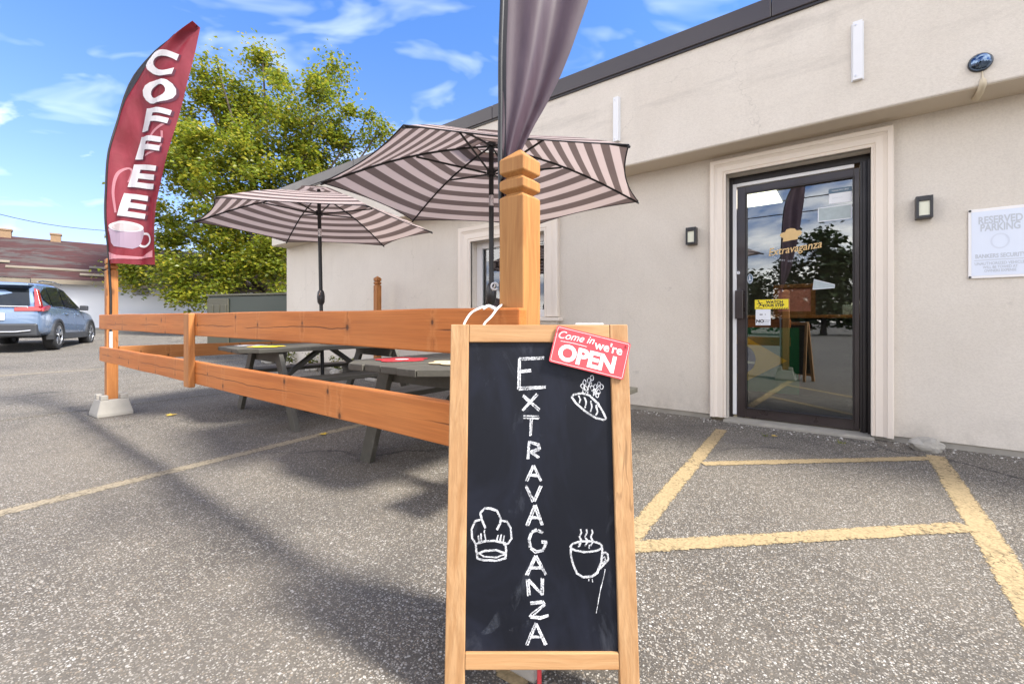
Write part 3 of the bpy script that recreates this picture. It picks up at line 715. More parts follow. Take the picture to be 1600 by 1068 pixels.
txt(lg, 'Extravaganza', .098, -.385, 1.595, fg, 0, 0, rot=.10, sx=.80, shear=.32, bold=.0008)
hat = [(-.47,1.665),(-.355,1.678),(-.352,1.70),(-.330,1.715),(-.322,1.738),(-.338,1.757),(-.362,1.756),(-.378,1.776),(-.410,1.782),(-.440,1.774),(-.452,1.752),(-.478,1.748),(-.492,1.728),(-.482,1.708),(-.466,1.700)]
lg.add([fg(x-.0, z) for x, z in hat], [tuple(range(len(hat)))], 0)
word = 'BREAKFAST COFFEE PASTRY'
for i, chh in enumerate(word):
    a = rad(-142+i*(104/len(word)))
    txt(lg, chh, .020, -.40+.215*math.cos(a), 1.70+.215*math.sin(a), fg, 0, 1, rot=a+math.pi/2)
lg.build('gold_logo', [M['gold'], M['faded_ink']], door, recalc=False, label='gold script logo with a chef hat')
st = MB(); st.add([on_glass(-.245,1.22,.0004),on_glass(-.088,1.228,.0004),on_glass(-.085,1.258,.0004),on_glass(-.235,1.312,.0004)], [(0,1,2,3)], 0)
st.ribbon([(-.243,1.222),(-.09,1.23),(-.087,1.256),(-.234,1.309)], .005, lambda x, z: on_glass(x, z, .0014), 1, True)
st.build('crooked_card', [M['frost'], M['pale_st']], door, recalc=False, label='small crooked glassy card')
# window
yw = WY+.12
wf = MB()
for a, b in (((WX0,yw,WZ0),(WX0+.09,yw+.07,WZ1)), ((WX1-.09,yw,WZ0),(WX1,yw+.07,WZ1)), ((WX0+.09,yw,WZ1-.09),(WX1-.09,yw+.07,WZ1)), ((WX0+.09,yw,WZ0),(WX1-.09,yw+.07,WZ0+.09)), ((-3.6,yw+.005,WZ0+.09),(-3.54,yw+.065,WZ1-.09))): wf.box(a, b)
win = wf.build('window', M['white_wood'], shop, bevel=.006)
wg = MB(); wg.box((WX0+.09,yw+.03,WZ0+.09), (WX1-.09,yw+.036,WZ1-.09)); wg.build('glass_pane', M['glassw'], win)
# room behind the glass
rm = MB()
rm.add([(-5,WY+.23,0),(4,WY+.23,0),(4,11,0),(-5,11,0)], [(0,1,2,3)], 1); rm.add([(-5,WY+.23,2.8),(-5,11,2.8),(4,11,2.8),(4,WY+.23,2.8)], [(0,1,2,3)], 0)
rm.add([(-5,11,0),(4,11,0),(4,11,2.8),(-5,11,2.8)], [(0,1,2,3)], 0); rm.add([(-5,WY+.23,0),(-5,11,0),(-5,11,2.8),(-5,WY+.23,2.8)], [(0,1,2,3)], 0); rm.add([(4,WY+.23,0),(4,WY+.23,2.8),(4,11,2.8),(4,11,0)], [(0,1,2,3)], 0)
rm.build('interior_room', [M['room'], M['roomfl']], shop, recalc=False)
for cx_, cy_ in ((-1.72,6.85), (-1.5,5.2), (-.4,5.2), (1.2,5.6), (-3.8,6.0)):  # only the first lamp shows; the others are unseen fill added for brightness
    cpn = MB(); cpn.box((cx_,cy_,2.77), (cx_+.92,cy_+1.05,2.795)); cpn.build('ceiling_lamp_and_fill', M['panel'], shop)

ct = empty('serving_counter', (-1.0,6.6,0), 0, 'dark serving counter with an orange brown top inside the glass door', 'counter')
m = MB(); m.box((-3.0,6.6,0), (.9,7.2,.98)); m.build('counter_base', M['darkroom'], ct)
m = MB(); m.box((-3.05,6.54,.98), (.95,7.25,1.02)); m.build('counter_top', M['counter'], ct, bevel=.006)
fl = MB(); yb = 6.535
FCX, FCZ = -1.16, .44
fl.add([(FCX-.68,yb,FCZ-.42),(FCX+.68,yb,FCZ-.42),(FCX+.68,yb,FCZ+.42),(FCX-.68,yb,FCZ+.42)], [(0,1,2,3)], 0)
fl.add([(FCX-.55,yb-.003,FCZ),(FCX,yb-.003,FCZ-.35),(FCX+.55,yb-.003,FCZ),(FCX,yb-.003,FCZ+.35)], [(0,1,2,3)], 1)
fl.add([(FCX+.20*math.cos(k*.2618),yb-.006,FCZ+.20*math.sin(k*.2618)) for k in range(24)], [tuple(range(24))], 2)
fl.ribbon([(FCX-.19+.38*k/8, FCZ+.08-.15*(k/8)-.05*math.cos((k/8-.5)*3)+.03) for k in range(9)], .03, lambda x, z: Vector((x, yb-.009, z)), 3)
tag(fl.build('banner', [M['fgreen'], M['fyellow'], M['fblue'], M['pale_st']], recalc=False), 'green banner with yellow diamond and blue disc hung on the counter front', 'banner')
pf = empty('picture_frame', (-.55,6.7,1.02), 0, 'brown framed pink picture standing on the counter inside', 'picture')
m = MB()
for a, b in (((-.78,6.70,1.02),(-.73,6.73,1.42)), ((-.37,6.70,1.02),(-.32,6.73,1.42)), ((-.73,6.70,1.37),(-.37,6.73,1.42)), ((-.73,6.70,1.02),(-.37,6.73,1.07))): m.box(a, b)
m.build('frame', M['frame_wood'], pf, bevel=.005)
m = MB(); m.box((-.73,6.715,1.07), (-.37,6.725,1.37)); m.build('print', M['pink'], pf)
tb = empty('tissue_box', (.05,6.75,1.02), 0, 'small pale box on the counter inside the door, right of the framed picture', 'box')
m = MB(); m.box((-.05,6.7,1.02), (.22,6.85,1.14)); m.build('carton', M['frost'], tb, bevel=.01)
m = MB(); m.add([(.03,6.74,1.14),(.14,6.75,1.14),(.12,6.8,1.20),(.06,6.78,1.21)], [(0,1,2,3)]); m.build('tissue', M['pale_st'], tb)

# ---------------------------------------------------------------- things on the shop front
def wall_light(cx_, cz_, label):
    e = empty('wall_light', (cx_, WY, cz_), 0, label, 'wall light', 'square wall lights beside the door')
    m = MB()
    for a, b in (((cx_-.048,WY-.075,cz_-.083),(cx_-.030,WY,cz_+.083)), ((cx_+.030,WY-.075,cz_-.083),(cx_+.048,WY,cz_+.083)), ((cx_-.030,WY-.075,cz_+.045),(cx_+.030,WY,cz_+.083)), ((cx_-.030,WY-.075,cz_-.083),(cx_+.030,WY,cz_-.062))): m.box(a, b)
    m.build('housing', M['blackp'], e, bevel=.003)
    m = MB(); m.box((cx_-.030,WY-.066,cz_-.062), (cx_+.030,WY,cz_+.045)); m.build('lamp_face', M['lamp_face'], e)
    return e
wall_light(-1.216, 1.776, 'small black square wall light left of the door surround')
wall_light(.455, 1.793, 'small black square wall light between the door surround and the white sign')
def plate(x0, z0, z1, label):
    e = empty('sign_bracket', (x0, FY, z0), 0, label, 'bracket', 'white bracket strips on the fascia')
    m = MB(); m.box((x0-.029,FY-.035,z0), (x0+.029,FY,z1)); m.box((x0-.038,FY-.006,z0), (x0+.038,FY-.0005,z1)); m.build('strip', M['white_metal'], e, bevel=.004)
    for zz in (z0+.03, z1-.03):
        m = MB(); m.tube([(x0-.012,FY-.034,zz),(x0-.012,FY-.040,zz)], .006, 8); m.build('screw', M['steel'], e)
plate(-1.875, 2.775, 3.225, 'narrow white metal strip on the fascia above the right edge of the near parasol')
plate(.060, 2.755, 3.195, 'narrow white metal strip on the fascia straight above the glass door')
e = empty('security_dome', (.702,FY,2.66), 0, 'shiny dark mirrored dome on the fascia above the white parking sign', 'dome light')
m = MB(); prof_d = [(.058*math.cos(a*math.pi/16), .045*math.sin(a*math.pi/16)) for a in range(0, 8)]+[(.003,.045)]
vs_n = 20
ring = []
for r, d in prof_d: ring.append([Vector((.702+r*math.cos(k*2*math.pi/vs_n), FY-.012-d, 2.662+r*math.sin(k*2*math.pi/vs_n))) for k in range(vs_n)])
for a, b in zip(ring, ring[1:]): m.add(a+b, [(k, (k+1)%vs_n, vs_n+(k+1)%vs_n, vs_n+k) for k in range(vs_n)], 0, True)
m.add(ring[-1], [tuple(range(vs_n))])
t = NT('dome_mirror'); t.base(t.mix(t.noise(t.co(), 25, 4), (.015,.035,.08), (.22,.30,.42))); t.p.inputs['Metallic'].default_value = 1; t.rough(.05); M['dome'] = t.mat
m.build('dome', M['dome'], e)
m = MB(); m.tube([(.702,FY,2.662),(.702,FY-.014,2.662)], .060, 24); m.build('mounting_ring', M['blackp'], e)
m = MB(); m.tube([(.712,FY-.004,2.60),(.712,FY-.012,2.555),(.712,FY-.02,2.535),(.712,FY-.012,2.505),(.712,FY+.06,2.490),(.712,FY+.17,2.493),(.712,FY+.2,2.508)], [.004,.005,.017,.019,.020,.022,.02], 10); m.build('conduit', M['tan'], e)

sg = empty('parking_sign', (.848,WY,1.49), 0, 'sun bleached white RESERVED PARKING sign screwed to the wall right of the door', 'sign')
m = MB(); m.box((.692,WY-.014,1.247), (1.004,WY-.004,1.742)); m.build('sign_board', M['sign_white'], sg, bevel=.004)
m = MB(); fs_ = lambda x, z, o=0: Vector((x, WY-.0155-o, z)); mxs = .848
rect(m, .708,.988,1.266,1.722, fs_, 0, 0)
txt(m, 'RESERVED', .072, mxs, 1.655, fs_, .001, 1, bold=.002, sx=.66); txt(m, 'PARKING', .070, mxs, 1.602, fs_, .001, 1, bold=.002, sx=.66)
txt(m, 'BANKERS SECURITY', .040, mxs, 1.402, fs_, .001, 1, bold=.001, sx=.68)
m.ribbon([(.722,1.375),(.974,1.375)], .004, lambda x, z: fs_(x, z, .001), 1)
txt(m, 'UNAUTHORIZED VEHICLES', .029, mxs, 1.350, fs_, .001, 1, sx=.70, bold=.0005); txt(m, 'WILL BE TOWED AT', .026, mxs, 1.323, fs_, .001, 1, sx=.7, bold=.0005); txt(m, 'OWNERS EXPENSE', .026, mxs, 1.298, fs_, .001, 1, sx=.7, bold=.0005)
m.ribbon([(mxs+.042*math.cos(k*.2618), 1.505+.050*math.sin(k*.2618)) for k in range(24)], .009, lambda x, z: fs_(x, z, .001), 2, True)
t = NT('ghost_ink'); t.base((.60,.64,.72)); t.rough(.6); M['ghost'] = t.mat
m.build('sign_face', [M['sign_face'], M['faded_ink'], M['ghost']], sg, recalc=False)
for x_, z_ in ((.700,1.732),(.700,1.257),(.996,1.732),(.996,1.257)):
    m = MB(); m.tube([(x_,WY-.0135,z_),(x_,WY-.019,z_)], .008, 10); m.build('screw', M['blackp'], sg)

# ---------------------------------------------------------------- fence round the patio
FYR = .985
fence = empty('patio_fence', (-3.3, 1.05, 0), 0, 'orange stained timber rail fence around the picnic tables', 'fence')
def board(p0, p1, h, t, name, mat, jit=.004, seed=1):
    """board standing on edge between two points (z = bottom), slightly uneven"""
    p0, p1 = Vector(p0), Vector(p1); d = p1-p0; n = Vector((-d.y, d.x, 0)).normalized()*t/2
    rr = random.Random(seed); k = max(2, int(d.length/.35)); m = MB(); A = []
    for i in range(k+1):
        p = p0+d*i/k; a, b = rr.uniform(-jit, jit)*.6, rr.uniform(-jit, jit)*.6
        c = n.normalized()*rr.uniform(-jit, jit)*.5
        A += [p-n+c+Vector((0,0,a)), p+n+c+Vector((0,0,a)), p+n+c+Vector((0,0,h+b)), p-n+c+Vector((0,0,h+b))]
    fs = [(0,3,2,1), (4*k,4*k+1,4*k+2,4*k+3)]
    for i in range(k):
        o = 4*i
        for q in range(4): fs.append((o+q, o+(q+1)%4, o+4+(q+1)%4, o+4+q))
    m.add(A, fs); return m.build(name, mat, fence, bevel=.006, seg=2)
FX0, FX1 = -5.965, -.728
board((FX0,FYR+.019-.01,.866), (FX1,FYR+.019,.838), .141, .038, 'top_rail', M['railx'], seed=3)
board((FX0+.01,FYR+.019-.01,.548), (FX1,FYR+.019,.540), .141, .038, 'bottom_rail', M['railx'], seed=4)
m = MB(); m.box((-3.36,FYR-.040,.525), (-3.265,FYR-.003,.990)); m.build('batten', M['railz'], fence, bevel=.006)
def post(x0, y0, s, z0, ztop, name, mat, grooves=True):
    m = MB(); x1, y1 = x0+s, y0+s; cxp, cyp = x0+s/2, y0+s/2
    prof = [(z0, 0), (ztop-.165, 0), (ztop-.150, .0), (ztop-.138, .016), (ztop-.126, 0), (ztop-.100, 0), (ztop-.088, .016), (ztop-.076, 0), (ztop-.035, 0), (ztop, s/2-.004)]
    if not grooves: prof = [(z0, 0), (ztop, 0)]
    vs = []
    for z, i in prof: vs += [(x0+i,y0+i,z),(x1-i,y0+i,z),(x1-i,y1-i,z),(x0+i,y1-i,z)]
    fs = [(3,2,1,0)]
    for k in range(len(prof)-1):
        for q in range(4): fs.append((4*k+q, 4*k+(q+1)%4, 4*k+4+(q+1)%4, 4*k+4+q))
    n = len(prof)-1; fs.append((4*n,4*n+1,4*n+2,4*n+3)); m.add(vs, fs)
    return m.build(name, mat, fence, bevel=.002, seg=1)
PYR = FYR+.039
post(-.832, PYR, .089, .10, 1.458, 'post', M['postz'])
post(-5.957, PYR-.010, .089, .08, 1.60, 'post', M['railz'])
post(-6.02, 4.22, .089, .02, 1.665, 'post', M['railz'])
board((-5.93,PYR+.092,.548), (-6.03,4.30,.530), .141, .038, 'side_rail', M['raily'], seed=7)
board((-5.93,PYR+.092,.862), (-6.03,4.30,.850), .141, .038, 'side_rail', M['raily'], seed=8)

def deck_block(cx_, cy_, yaw, label):
    e = empty('deck_block', (cx_, cy_, 0), yaw, label, 'concrete block', 'concrete blocks holding the fence posts')
    m = MB(); b, t_, h, s = .140, .108, .222, .046
    outer = lambda w_, z: [(-w_,-w_,z),(w_,-w_,z),(w_,w_,z),(-w_,w_,z)]
    m.add(outer(b,0)+outer(b,.03)+outer(t_,h-.06), [(3,2,1,0)]+[(4*k+q,4*k+(q+1)%4,4*k+4+(q+1)%4,4*k+4+q) for k in (0,1) for q in range(4)]+[(8,9,10,11)])
    for sx in (-1,1):
        for sy in (-1,1):
            x0_, x1_ = sorted((sx*s, sx*(t_-.003))); y0_, y1_ = sorted((sy*s, sy*(t_-.003)))
            m.box((x0_,y0_,h-.062), (x1_,y1_,h-.012))
    m.build('block', M['concrete'], e, rel=False, bevel=.008)
    return e
deck_block(-5.913, PYR+.035, rad(3), 'grey concrete block under the far left fence post')
deck_block(-.788, PYR+.045, rad(2), 'grey concrete block under the grooved post behind the chalkboard')
deck_block(-5.975, 4.264, rad(0), 'grey concrete block at the foot of the fence post beside the wall')

# ---------------------------------------------------------------- picnic tables
def picnic_table(cx_, cy_, rot, label, FT=.735):
    e = empty('picnic_table', (cx_, cy_, 0), rot, label, 'picnic table', 'picnic tables inside the fence')
    L, HW, ZT = .92, .43, .70
    rr = random.Random(int(cx_*100)); np_ = 6; pw = 2*HW/np_
    m = MB()
    for i in range(np_):
        a, b = -HW+i*pw+.003, -HW+(i+1)*pw-.003
        ch = lambda x: max(0, abs(x)-(HW-.15))*.9
        jz = rr.uniform(-.003,.003); je = rr.uniform(-.008,.008)
        poly = [(a,-L+ch(a)+je),(b,-L+ch(b)+je),(b,L-ch(b)),(a,L-ch(a))]
        m.prism(poly, lambda x, y, d: Vector((x, y, d)), ZT-.038+jz, ZT+jz)
    top = m.build('tabletop', M['greyw'], e, rel=False, bevel=.004)
    for s in (-1, 1):
        m = MB()
        for k in (0, 1):
            a = s*(.49+k*.135); m.box((min(a,a+s*.128),-L+.02,.395), (max(a,a+s*.128),L-.02,.433))
        m.build('bench', M['greyw'], e, rel=False, bevel=.004)
        for y_ in (-.60, .60):
            m2 = MB()
            d = Vector((s*FT-s*.34,0,-(ZT-.045))).normalized(); p = Vector((-d.z,0,d.x))*.052
            t0, t1 = Vector((s*.34,0,ZT-.04)), Vector((s*FT,0,0))
            ux = .052/abs(d.z)
            m2.prism([(t0.x-ux,t0.z),(t0.x+ux,t0.z),(t1.x+ux,0.0),(t1.x-ux,0.0)], lambda x, z, dd: Vector((x, dd, z)), y_-.02, y_+.02)
            m2.build('leg', M['greyw'], e, rel=False, bevel=.003)
    for y_ in (-.60, .60):
        oy = .041*(1 if y_ < 0 else -1)
        m = MB(); m.prism([(-.40,ZT-.042),(.40,ZT-.042),(.36,ZT-.15),(-.36,ZT-.15)], lambda x, z, d: Vector((x, d, z)), y_+oy-.019, y_+oy+.019); m.build('top_batten', M['greyw'], e, rel=False, bevel=.003)
        m = MB(); m.prism([(-.74,.39),(.74,.39),(.70,.285),(-.70,.285)], lambda x, z, d: Vector((x, d, z)), y_+oy-.019, y_+oy+.019); m.build('seat_beam', M['greyw'], e, rel=False, bevel=.003)
        m = MB(); sgn = -1 if y_ > 0 else 1
        m.bar((0,y_+oy+sgn*.02,.30), (0,sgn*-.06,ZT-.05), .085, .038, (0,0,1)); m.build('brace', M['greyw'], e, rel=False, bevel=.003)
    return e, ZT
def flower(tb_, cx_, cy_, r, n, mi, mc):
    pts = []; m = MB(); z = ZT+.0045
    for k in range(n*8):
        a = 2*math.pi*k/(n*8); q = r*(.72+.28*abs(math.cos(n*a/2))); pts.append((cx_+q*math.cos(a), cy_+q*math.sin(a), z))
    m.add(pts, [tuple(range(len(pts)))], 0)
    m.add([(cx_+.25*r*math.cos(k*.5236), cy_+.25*r*math.sin(k*.5236), z+.0008) for k in range(12)], [tuple(range(12))], 1)
    m.build('painted_flower', [FM[mi], FM[mc]], tb_, rel=False, recalc=False)
FM = [M['redfl'], M['yelfl'], M['cream'], M['whifl'], M['greyw']]
t1, ZT = picnic_table(-4.44, 2.52, rad(-5), 'far grey picnic table with white and yellow painted flowers')
flower(t1, -.20,-.66,.15,6,3,0); flower(t1, .12,-.62,.17,7,1,2); flower(t1, .05,.1,.17,6,0,3); flower(t1, -.15,.6,.16,6,2,1)
t2, ZT = picnic_table(-2.02, 2.36, rad(1), 'near grey picnic table with red, yellow and cream painted flowers', .56)
flower(t2, -.20,-.60,.17,5,0,3); flower(t2, -.02,-.05,.17,7,1,4); flower(t2, .20,-.55,.15,6,2,3); flower(t2, -.2,.5,.16,6,3,0)

# ---------------------------------------------------------------- parasols
def parasol(cx_, cy_, zr, phase, lean, label):
    e = empty('patio_umbrella', (cx_, cy_, 0), 0, label, 'parasol', 'striped parasols above the picnic tables')
    R_, rise = 1.19, .36
    ax = Vector(lean)                                              # shift of the head against the foot
    def head(x, y, z): return Vector((x+ax.x*z, y+ax.y*z, z))
    def rim(k): a = phase+k*math.pi/3; return R_*math.cos(a), R_*math.sin(a)
    def ribz(t): return zr+rise*(1-t)+.055*math.sin(math.pi*min(1, t))      # arched ribs
    nr, na = 14, 10
    me_v = []; me_f = []; uvs = []
    for k in range(6):
        (x0, y0), (x1, y1) = rim(k), rim(k+1); b = len(me_v)
        for i in range(nr+1):
            t_ = .10+.90*i/nr
            for j in range(na+1):
                s_ = j/na; c_ = 4*s_*(1-s_)
                pull = 1-.055*c_*t_**3
                px, py_ = (x0*(1-s_)+x1*s_)*t_*pull, (y0*(1-s_)+y1*s_)*t_*pull
                z = ribz(t_*(1-.06*c_*t_**3))-.022*c_*t_
                me_v.append(head(px, py_, z)); uvs.append((s_, t_*(1-.055*c_*t_**3)*.999))
        for i in range(nr):
            for j in range(na):
                q = b+i*(na+1)+j; me_f.append((q, q+1, q+na+2, q+na+1))
    m = MB(); m.add(me_v, me_f, 0, True); can = m.build('canopy', M['canopy'], e, rel=False, recalc=False)
    uvl = can.data.uv_layers.new(name='UVMap')
    for p in can.data.polygons:
        for li in p.loop_indices: uvl.data[li].uv = uvs[can.data.loops[li].vertex_index]
    m = MB(); vv = []; ff = []; uu = []
    for k in range(6):
        (x0, y0), (x1, y1) = rim(k), rim(k+1); b = len(vv)
        for i in range(4):
            t_ = .005+.20*i/3
            for j in range(5):
                s_ = j/4; c_ = 4*s_*(1-s_); vv.append(head((x0*(1-s_)+x1*s_)*t_*(1-.1*c_*t_*5), (y0*(1-s_)+y1*s_)*t_*(1-.1*c_*t_*5), zr+rise+.05-.17*t_+(.012*c_ if i == 3 else 0))); uu.append((s_, t_))
        for i in range(3):
            for j in range(4): q = b+i*5+j; ff.append((q, q+1, q+6, q+5))
    m.add(vv, ff, 0, True); ven = m.build('vent_cap', M['canopy'], e, rel=False, recalc=False)
    uvl = ven.data.uv_layers.new(name='UVMap')
    for p in ven.data.polygons:
        for li in p.loop_indices: uvl.data[li].uv = uu[ven.data.loops[li].vertex_index]
    # dark piping on the hem
    m = MB()
    for k in range(6):
        (x0, y0), (x1, y1) = rim(k), rim(k+1); pts = []
        for j in range(13):
            s_ = j/12; c_ = 4*s_*(1-s_); pull = 1-.055*c_
            pts.append(head((x0*(1-s_)+x1*s_)*pull, (y0*(1-s_)+y1*s_)*pull, ribz(1-.06*c_)-.022*c_))
        m.tube(pts, .004, 6)
    m.build('hem', M['flag_hem'], e, rel=False)
    zrun = zr+.145
    for k in range(6):
        x_, y_ = rim(k); m = MB()
        m.tube([head(x_*t_, y_*t_, ribz(t_)-.012) for t_ in [.03+.975*i/10 for i in range(11)]], .0075, 6); m.build('rib', M['black'], e, rel=False)
        m = MB(); m.tube([head(x_*.03, y_*.03, zrun), head(x_*.46, y_*.46, ribz(.46)-.022)], .0075, 6); m.build('strut', M['black'], e, rel=False)
    m = MB(); m.tube([head(0,0,0.02), head(0,0,zr-.10)], .019, 14); m.tube([head(0,0,zr-.02), head(0,0,zr+rise+.03)], .019, 14); m.build('pole', M['black'], e, rel=False)
    m = MB(); m.tube([head(0,0,zr-.10), head(0,0,zr-.02)], .0185, 14); m.build('tilt_joint', M['steel'], e, rel=False)
    m = MB(); m.tube([head(0,0,zrun-.02), head(0,0,zrun+.03)], .034, 14); m.build('runner', M['black'], e, rel=False)
    m = MB(); m.tube([head(0,0,zr+rise-.02), head(0,0,zr+rise+.01)], .036, 14); m.tube([head(0,0,zr+rise+.01), head(0,0,zr+rise+.07)], [.02,.012], 12); m.build('crown_hub', M['black'], e, rel=False)
    zc_ = zr-.745
    m = MB(); m.tube([head(0,0,zc_-.085), head(0,0,zc_-.06), head(0,0,zc_+.0), head(0,0,zc_+.05), head(0,0,zc_+.07)], [.022,.036,.040,.034,.022], 14); cb = m.build('crank_box', M['blackp'], e, rel=False)
    m = MB(); h0 = head(0,0,zc_)+Vector((.030,-.030,.01)); m.tube([h0, h0+Vector((.02,-.02,0)), h0+Vector((.045,-.02,.03)), h0+Vector((.05,-.02,.05))], .006, 8); m.build('crank_handle', M['steel'], cb, rel=False)
    m = MB(); m.tube([head(0,0,.0), head(0,0,.02)], .20, 24); m.tube([head(0,0,.02), head(0,0,.30)], .028, 14); m.build('base', M['black'], e, rel=False)
    return e
parasol(-2.105, 2.50, 1.90, rad(49), (-.004, .003, 0), 'near striped parasol, its pole just left of the tall grooved post')
parasol(-4.46, 2.50, 1.95, rad(50), (-.020, -.010, 0), 'far striped parasol standing in front of the tree')

# ---------------------------------------------------------------- feather flags
CR = (math.cos(rad(YAW)), math.sin(rad(YAW)))          # sideways unit vector of the sheets
def sheet(tab, nu, nv, wave, base):
    """tab = [(height, left, right)] of the sheet; returns a function (s, t) -> point, s across, t up"""
    hs = [r[0] for r in tab]
    def at(h, i):
        for a, b in zip(tab, tab[1:]):
            if h <= b[0]:
                f = (h-a[0])/(b[0]-a[0]); return a[i]+(b[i]-a[i])*f
        return tab[-1][i]
    def P(x, h, off=0.0):
        l, r = at(h, 1), at(h, 2); s = 0 if r-l < 1e-4 else (x-l)/(r-l)
        d = wave(s, h)-off
        return Vector((base[0]+CR[0]*x-CR[1]*d, base[1]+CR[1]*x+CR[0]*d, h))
    return at, P
def build_sheet(tab, at, P, nu, nv, name, mat, parent):
    h0, h1 = tab[0][0], tab[-1][0]; vs = []; fs = []
    for i in range(nv+1):
        h = h0+(h1-h0)*i/nv
        for j in range(nu+1):
            l, r = at(h, 1), at(h, 2); vs.append(P(l+(r-l)*j/nu, h))
    for i in range(nv):
        for j in range(nu): q = i*(nu+1)+j; fs.append((q, q+1, q+nu+2, q+nu+1))
    m = MB(); m.add(vs, fs, 0, True); return m.build(name, mat, parent, recalc=False)
S1 = 4.33/685                                           # metres per photo pixel at the left post
U0, = (171.0,)
pxh = lambda v: .94-(v-502)*S1
pxx = lambda u: (u-U0)*S1
out1 = [(411,164,231),(404,164,231.5),(382,166,233),(348,166.5,237),(314,167.5,241.5),(275,170,250),(238,173,257),(200,178,265),(165,183.5,273),(148,187,277),(126,194,281.5),(108,202,285.5),(90,214.5,290),(72,231,294.5),(60,246,297.5),(49,264,300),(40,283,302.5),(31,303.5,304.5)]
tab1 = [(pxh(v), pxx(a), pxx(b)) for v, a, b in out1]
B1 = (-5.845, 1.045)
wave1 = lambda s, h: .035*math.sin(5.5*s+2.2*h)+.05*s+.020*math.sin(11*s-3.1*h)+.009*math.sin(19*s+9*h)*(1-.5*s)*.6
e1 = empty('feather_flag', (B1[0], B1[1], 0), 0, 'tall red COFFEE feather flag on the far left fence post', 'flag')
at1, P1 = sheet(tab1, 0, 0, wave1, B1)
build_sheet(tab1, at1, P1, 32, 110, 'flag_cloth', M['flag_red'], e1)
m = MB()
pts = [P1(at1(h, 1), h) for h in [tab1[0][0]+(tab1[-1][0]-tab1[0][0])*i/48 for i in range(49)]]
m.tube([Vector((B1[0]-.015, B1[1], .83)), Vector((B1[0]-.015, B1[1], 1.2))]+[p for p in pts if p.z > 1.62], .010, 8); m.build('flag_pole', M['black'], e1)
m = MB(); vs = []; hh = [pxh(215)+(pxh(33)-pxh(215))*i/30 for i in range(31)]
for h in hh:
    l, r = at1(h, 1), at1(h, 2); wd = min(.085*min(1.0, max(.12, (h-pxh(180))/.5)), (r-l)*.8); vs += [P1(l, h, .004), P1(l+wd, h, .004)]
m.add(vs, [(2*i, 2*i+1, 2*i+3, 2*i+2) for i in range(30)], 0, True); m.build('sleeve', M['flag_hem'], e1, recalc=False)
m = MB(); m.tube([(B1[0]-.015,B1[1]+.0,.60), (B1[0]-.015,B1[1]+.0,.84)], .014, 12); m.build('socket_pipe', M['pvc'], e1)
lt = MB()
def flag_letter(ch, cu, cv, wpx, hpx, rot, shear):
    vs, fs = text_geo(ch, 1.0, bold=.042)
    xs_ = [v[0] for v in vs]; ys_ = [v[1] for v in vs]; w_, h_ = max(xs_)-min(xs_), max(ys_)-min(ys_); mx, my = (max(xs_)+min(xs_))/2, (max(ys_)+min(ys_))/2
    q = [((x-mx)/w_*wpx*S1, (y-my)/h_*hpx*S1) for x, y in vs]; q = [(x+y*shear, y) for x, y in q]
    for dx_, dy_, off, mi, k in ((2.2, -1.5, .007, 1, 1.03), (0, 0, .011, 0, 1.0)):
        c_, s_ = math.cos(rot), math.sin(rot)
        r_ = [((x*c_-y*s_)*k+pxx(cu+dx_), (x*s_+y*c_)*k+pxh(cv-dy_)) for x, y in q]
        r_, f_ = tess(r_, fs, .03, .03); lt.add([P1(x, h, off) for x, h in r_], f_, mi)
for a in (('C',250,93.5,46,40,-.10,.22),('O',245,138.5,52,40,-.10,.2),('F',238,183,42,37,-.10,.2),('F',225.5,226.5,39,37,-.08,.16),('E',215.5,271,39,37,-.08,.14),('E',201.5,318,33,37,-.08,.12)): flag_letter(*a)
def px_poly(pts, mi, off):
    r_, f_ = tess([(pxx(u), pxh(v)) for u, v in pts], [tuple(range(len(pts)))], .03, .03); lt.add([P1(x, h, off) for x, h in r_], f_, mi)
ell = lambda cu, cv, a, b, t0=0, t1=360, n=28: [(cu+a*math.cos(rad(t0+(t1-t0)*i/n)), cv+b*math.sin(rad(t0+(t1-t0)*i/n))) for i in range(n+(0 if t1-t0 == 360 else 1))]
px_poly([(167,392),(185,398),(212,398),(230,388),(229,399),(205,402),(168,405)], 2, .005)
px_poly([(170,357),(174,378),(180,384),(200,386.5),(207,381),(213,360)]+ell(191.5,356.5,21.5,8,0,-180,10)[1:-1], 3, .007)
px_poly(ell(191.5,352,21,8.5), 0, .010); px_poly(ell(191,353,17,6.2), 4, .012)
lt.ribbon([(pxx(u), pxh(v)) for u, v in ell(214.5,371.5,12.5,10.5,-100,128,18)], 3.6*S1, lambda x, h: P1(x, h, .009), 0)
for sw in ([(178,330),(176,300),(181,270),(190,258),(196,262),(192,280)], [(222,232),(236,205),(252,190),(262,182)], [(206,240),(222,238),(245,224),(250,200)]):
    lt.ribbon([(pxx(u), pxh(v)) for u, v in [(p.x, p.y) for p in smooth_path([Vector((a_, b_, 0)) for a_, b_ in sw])]], 3*S1, lambda x, h: P1(x, h, .004), 2)
lt.build('lettering', [M['flag_white'], M['flag_shade'], M['flag_pink'], M['flag_mug'], M['flag_froth']], e1, recalc=False)

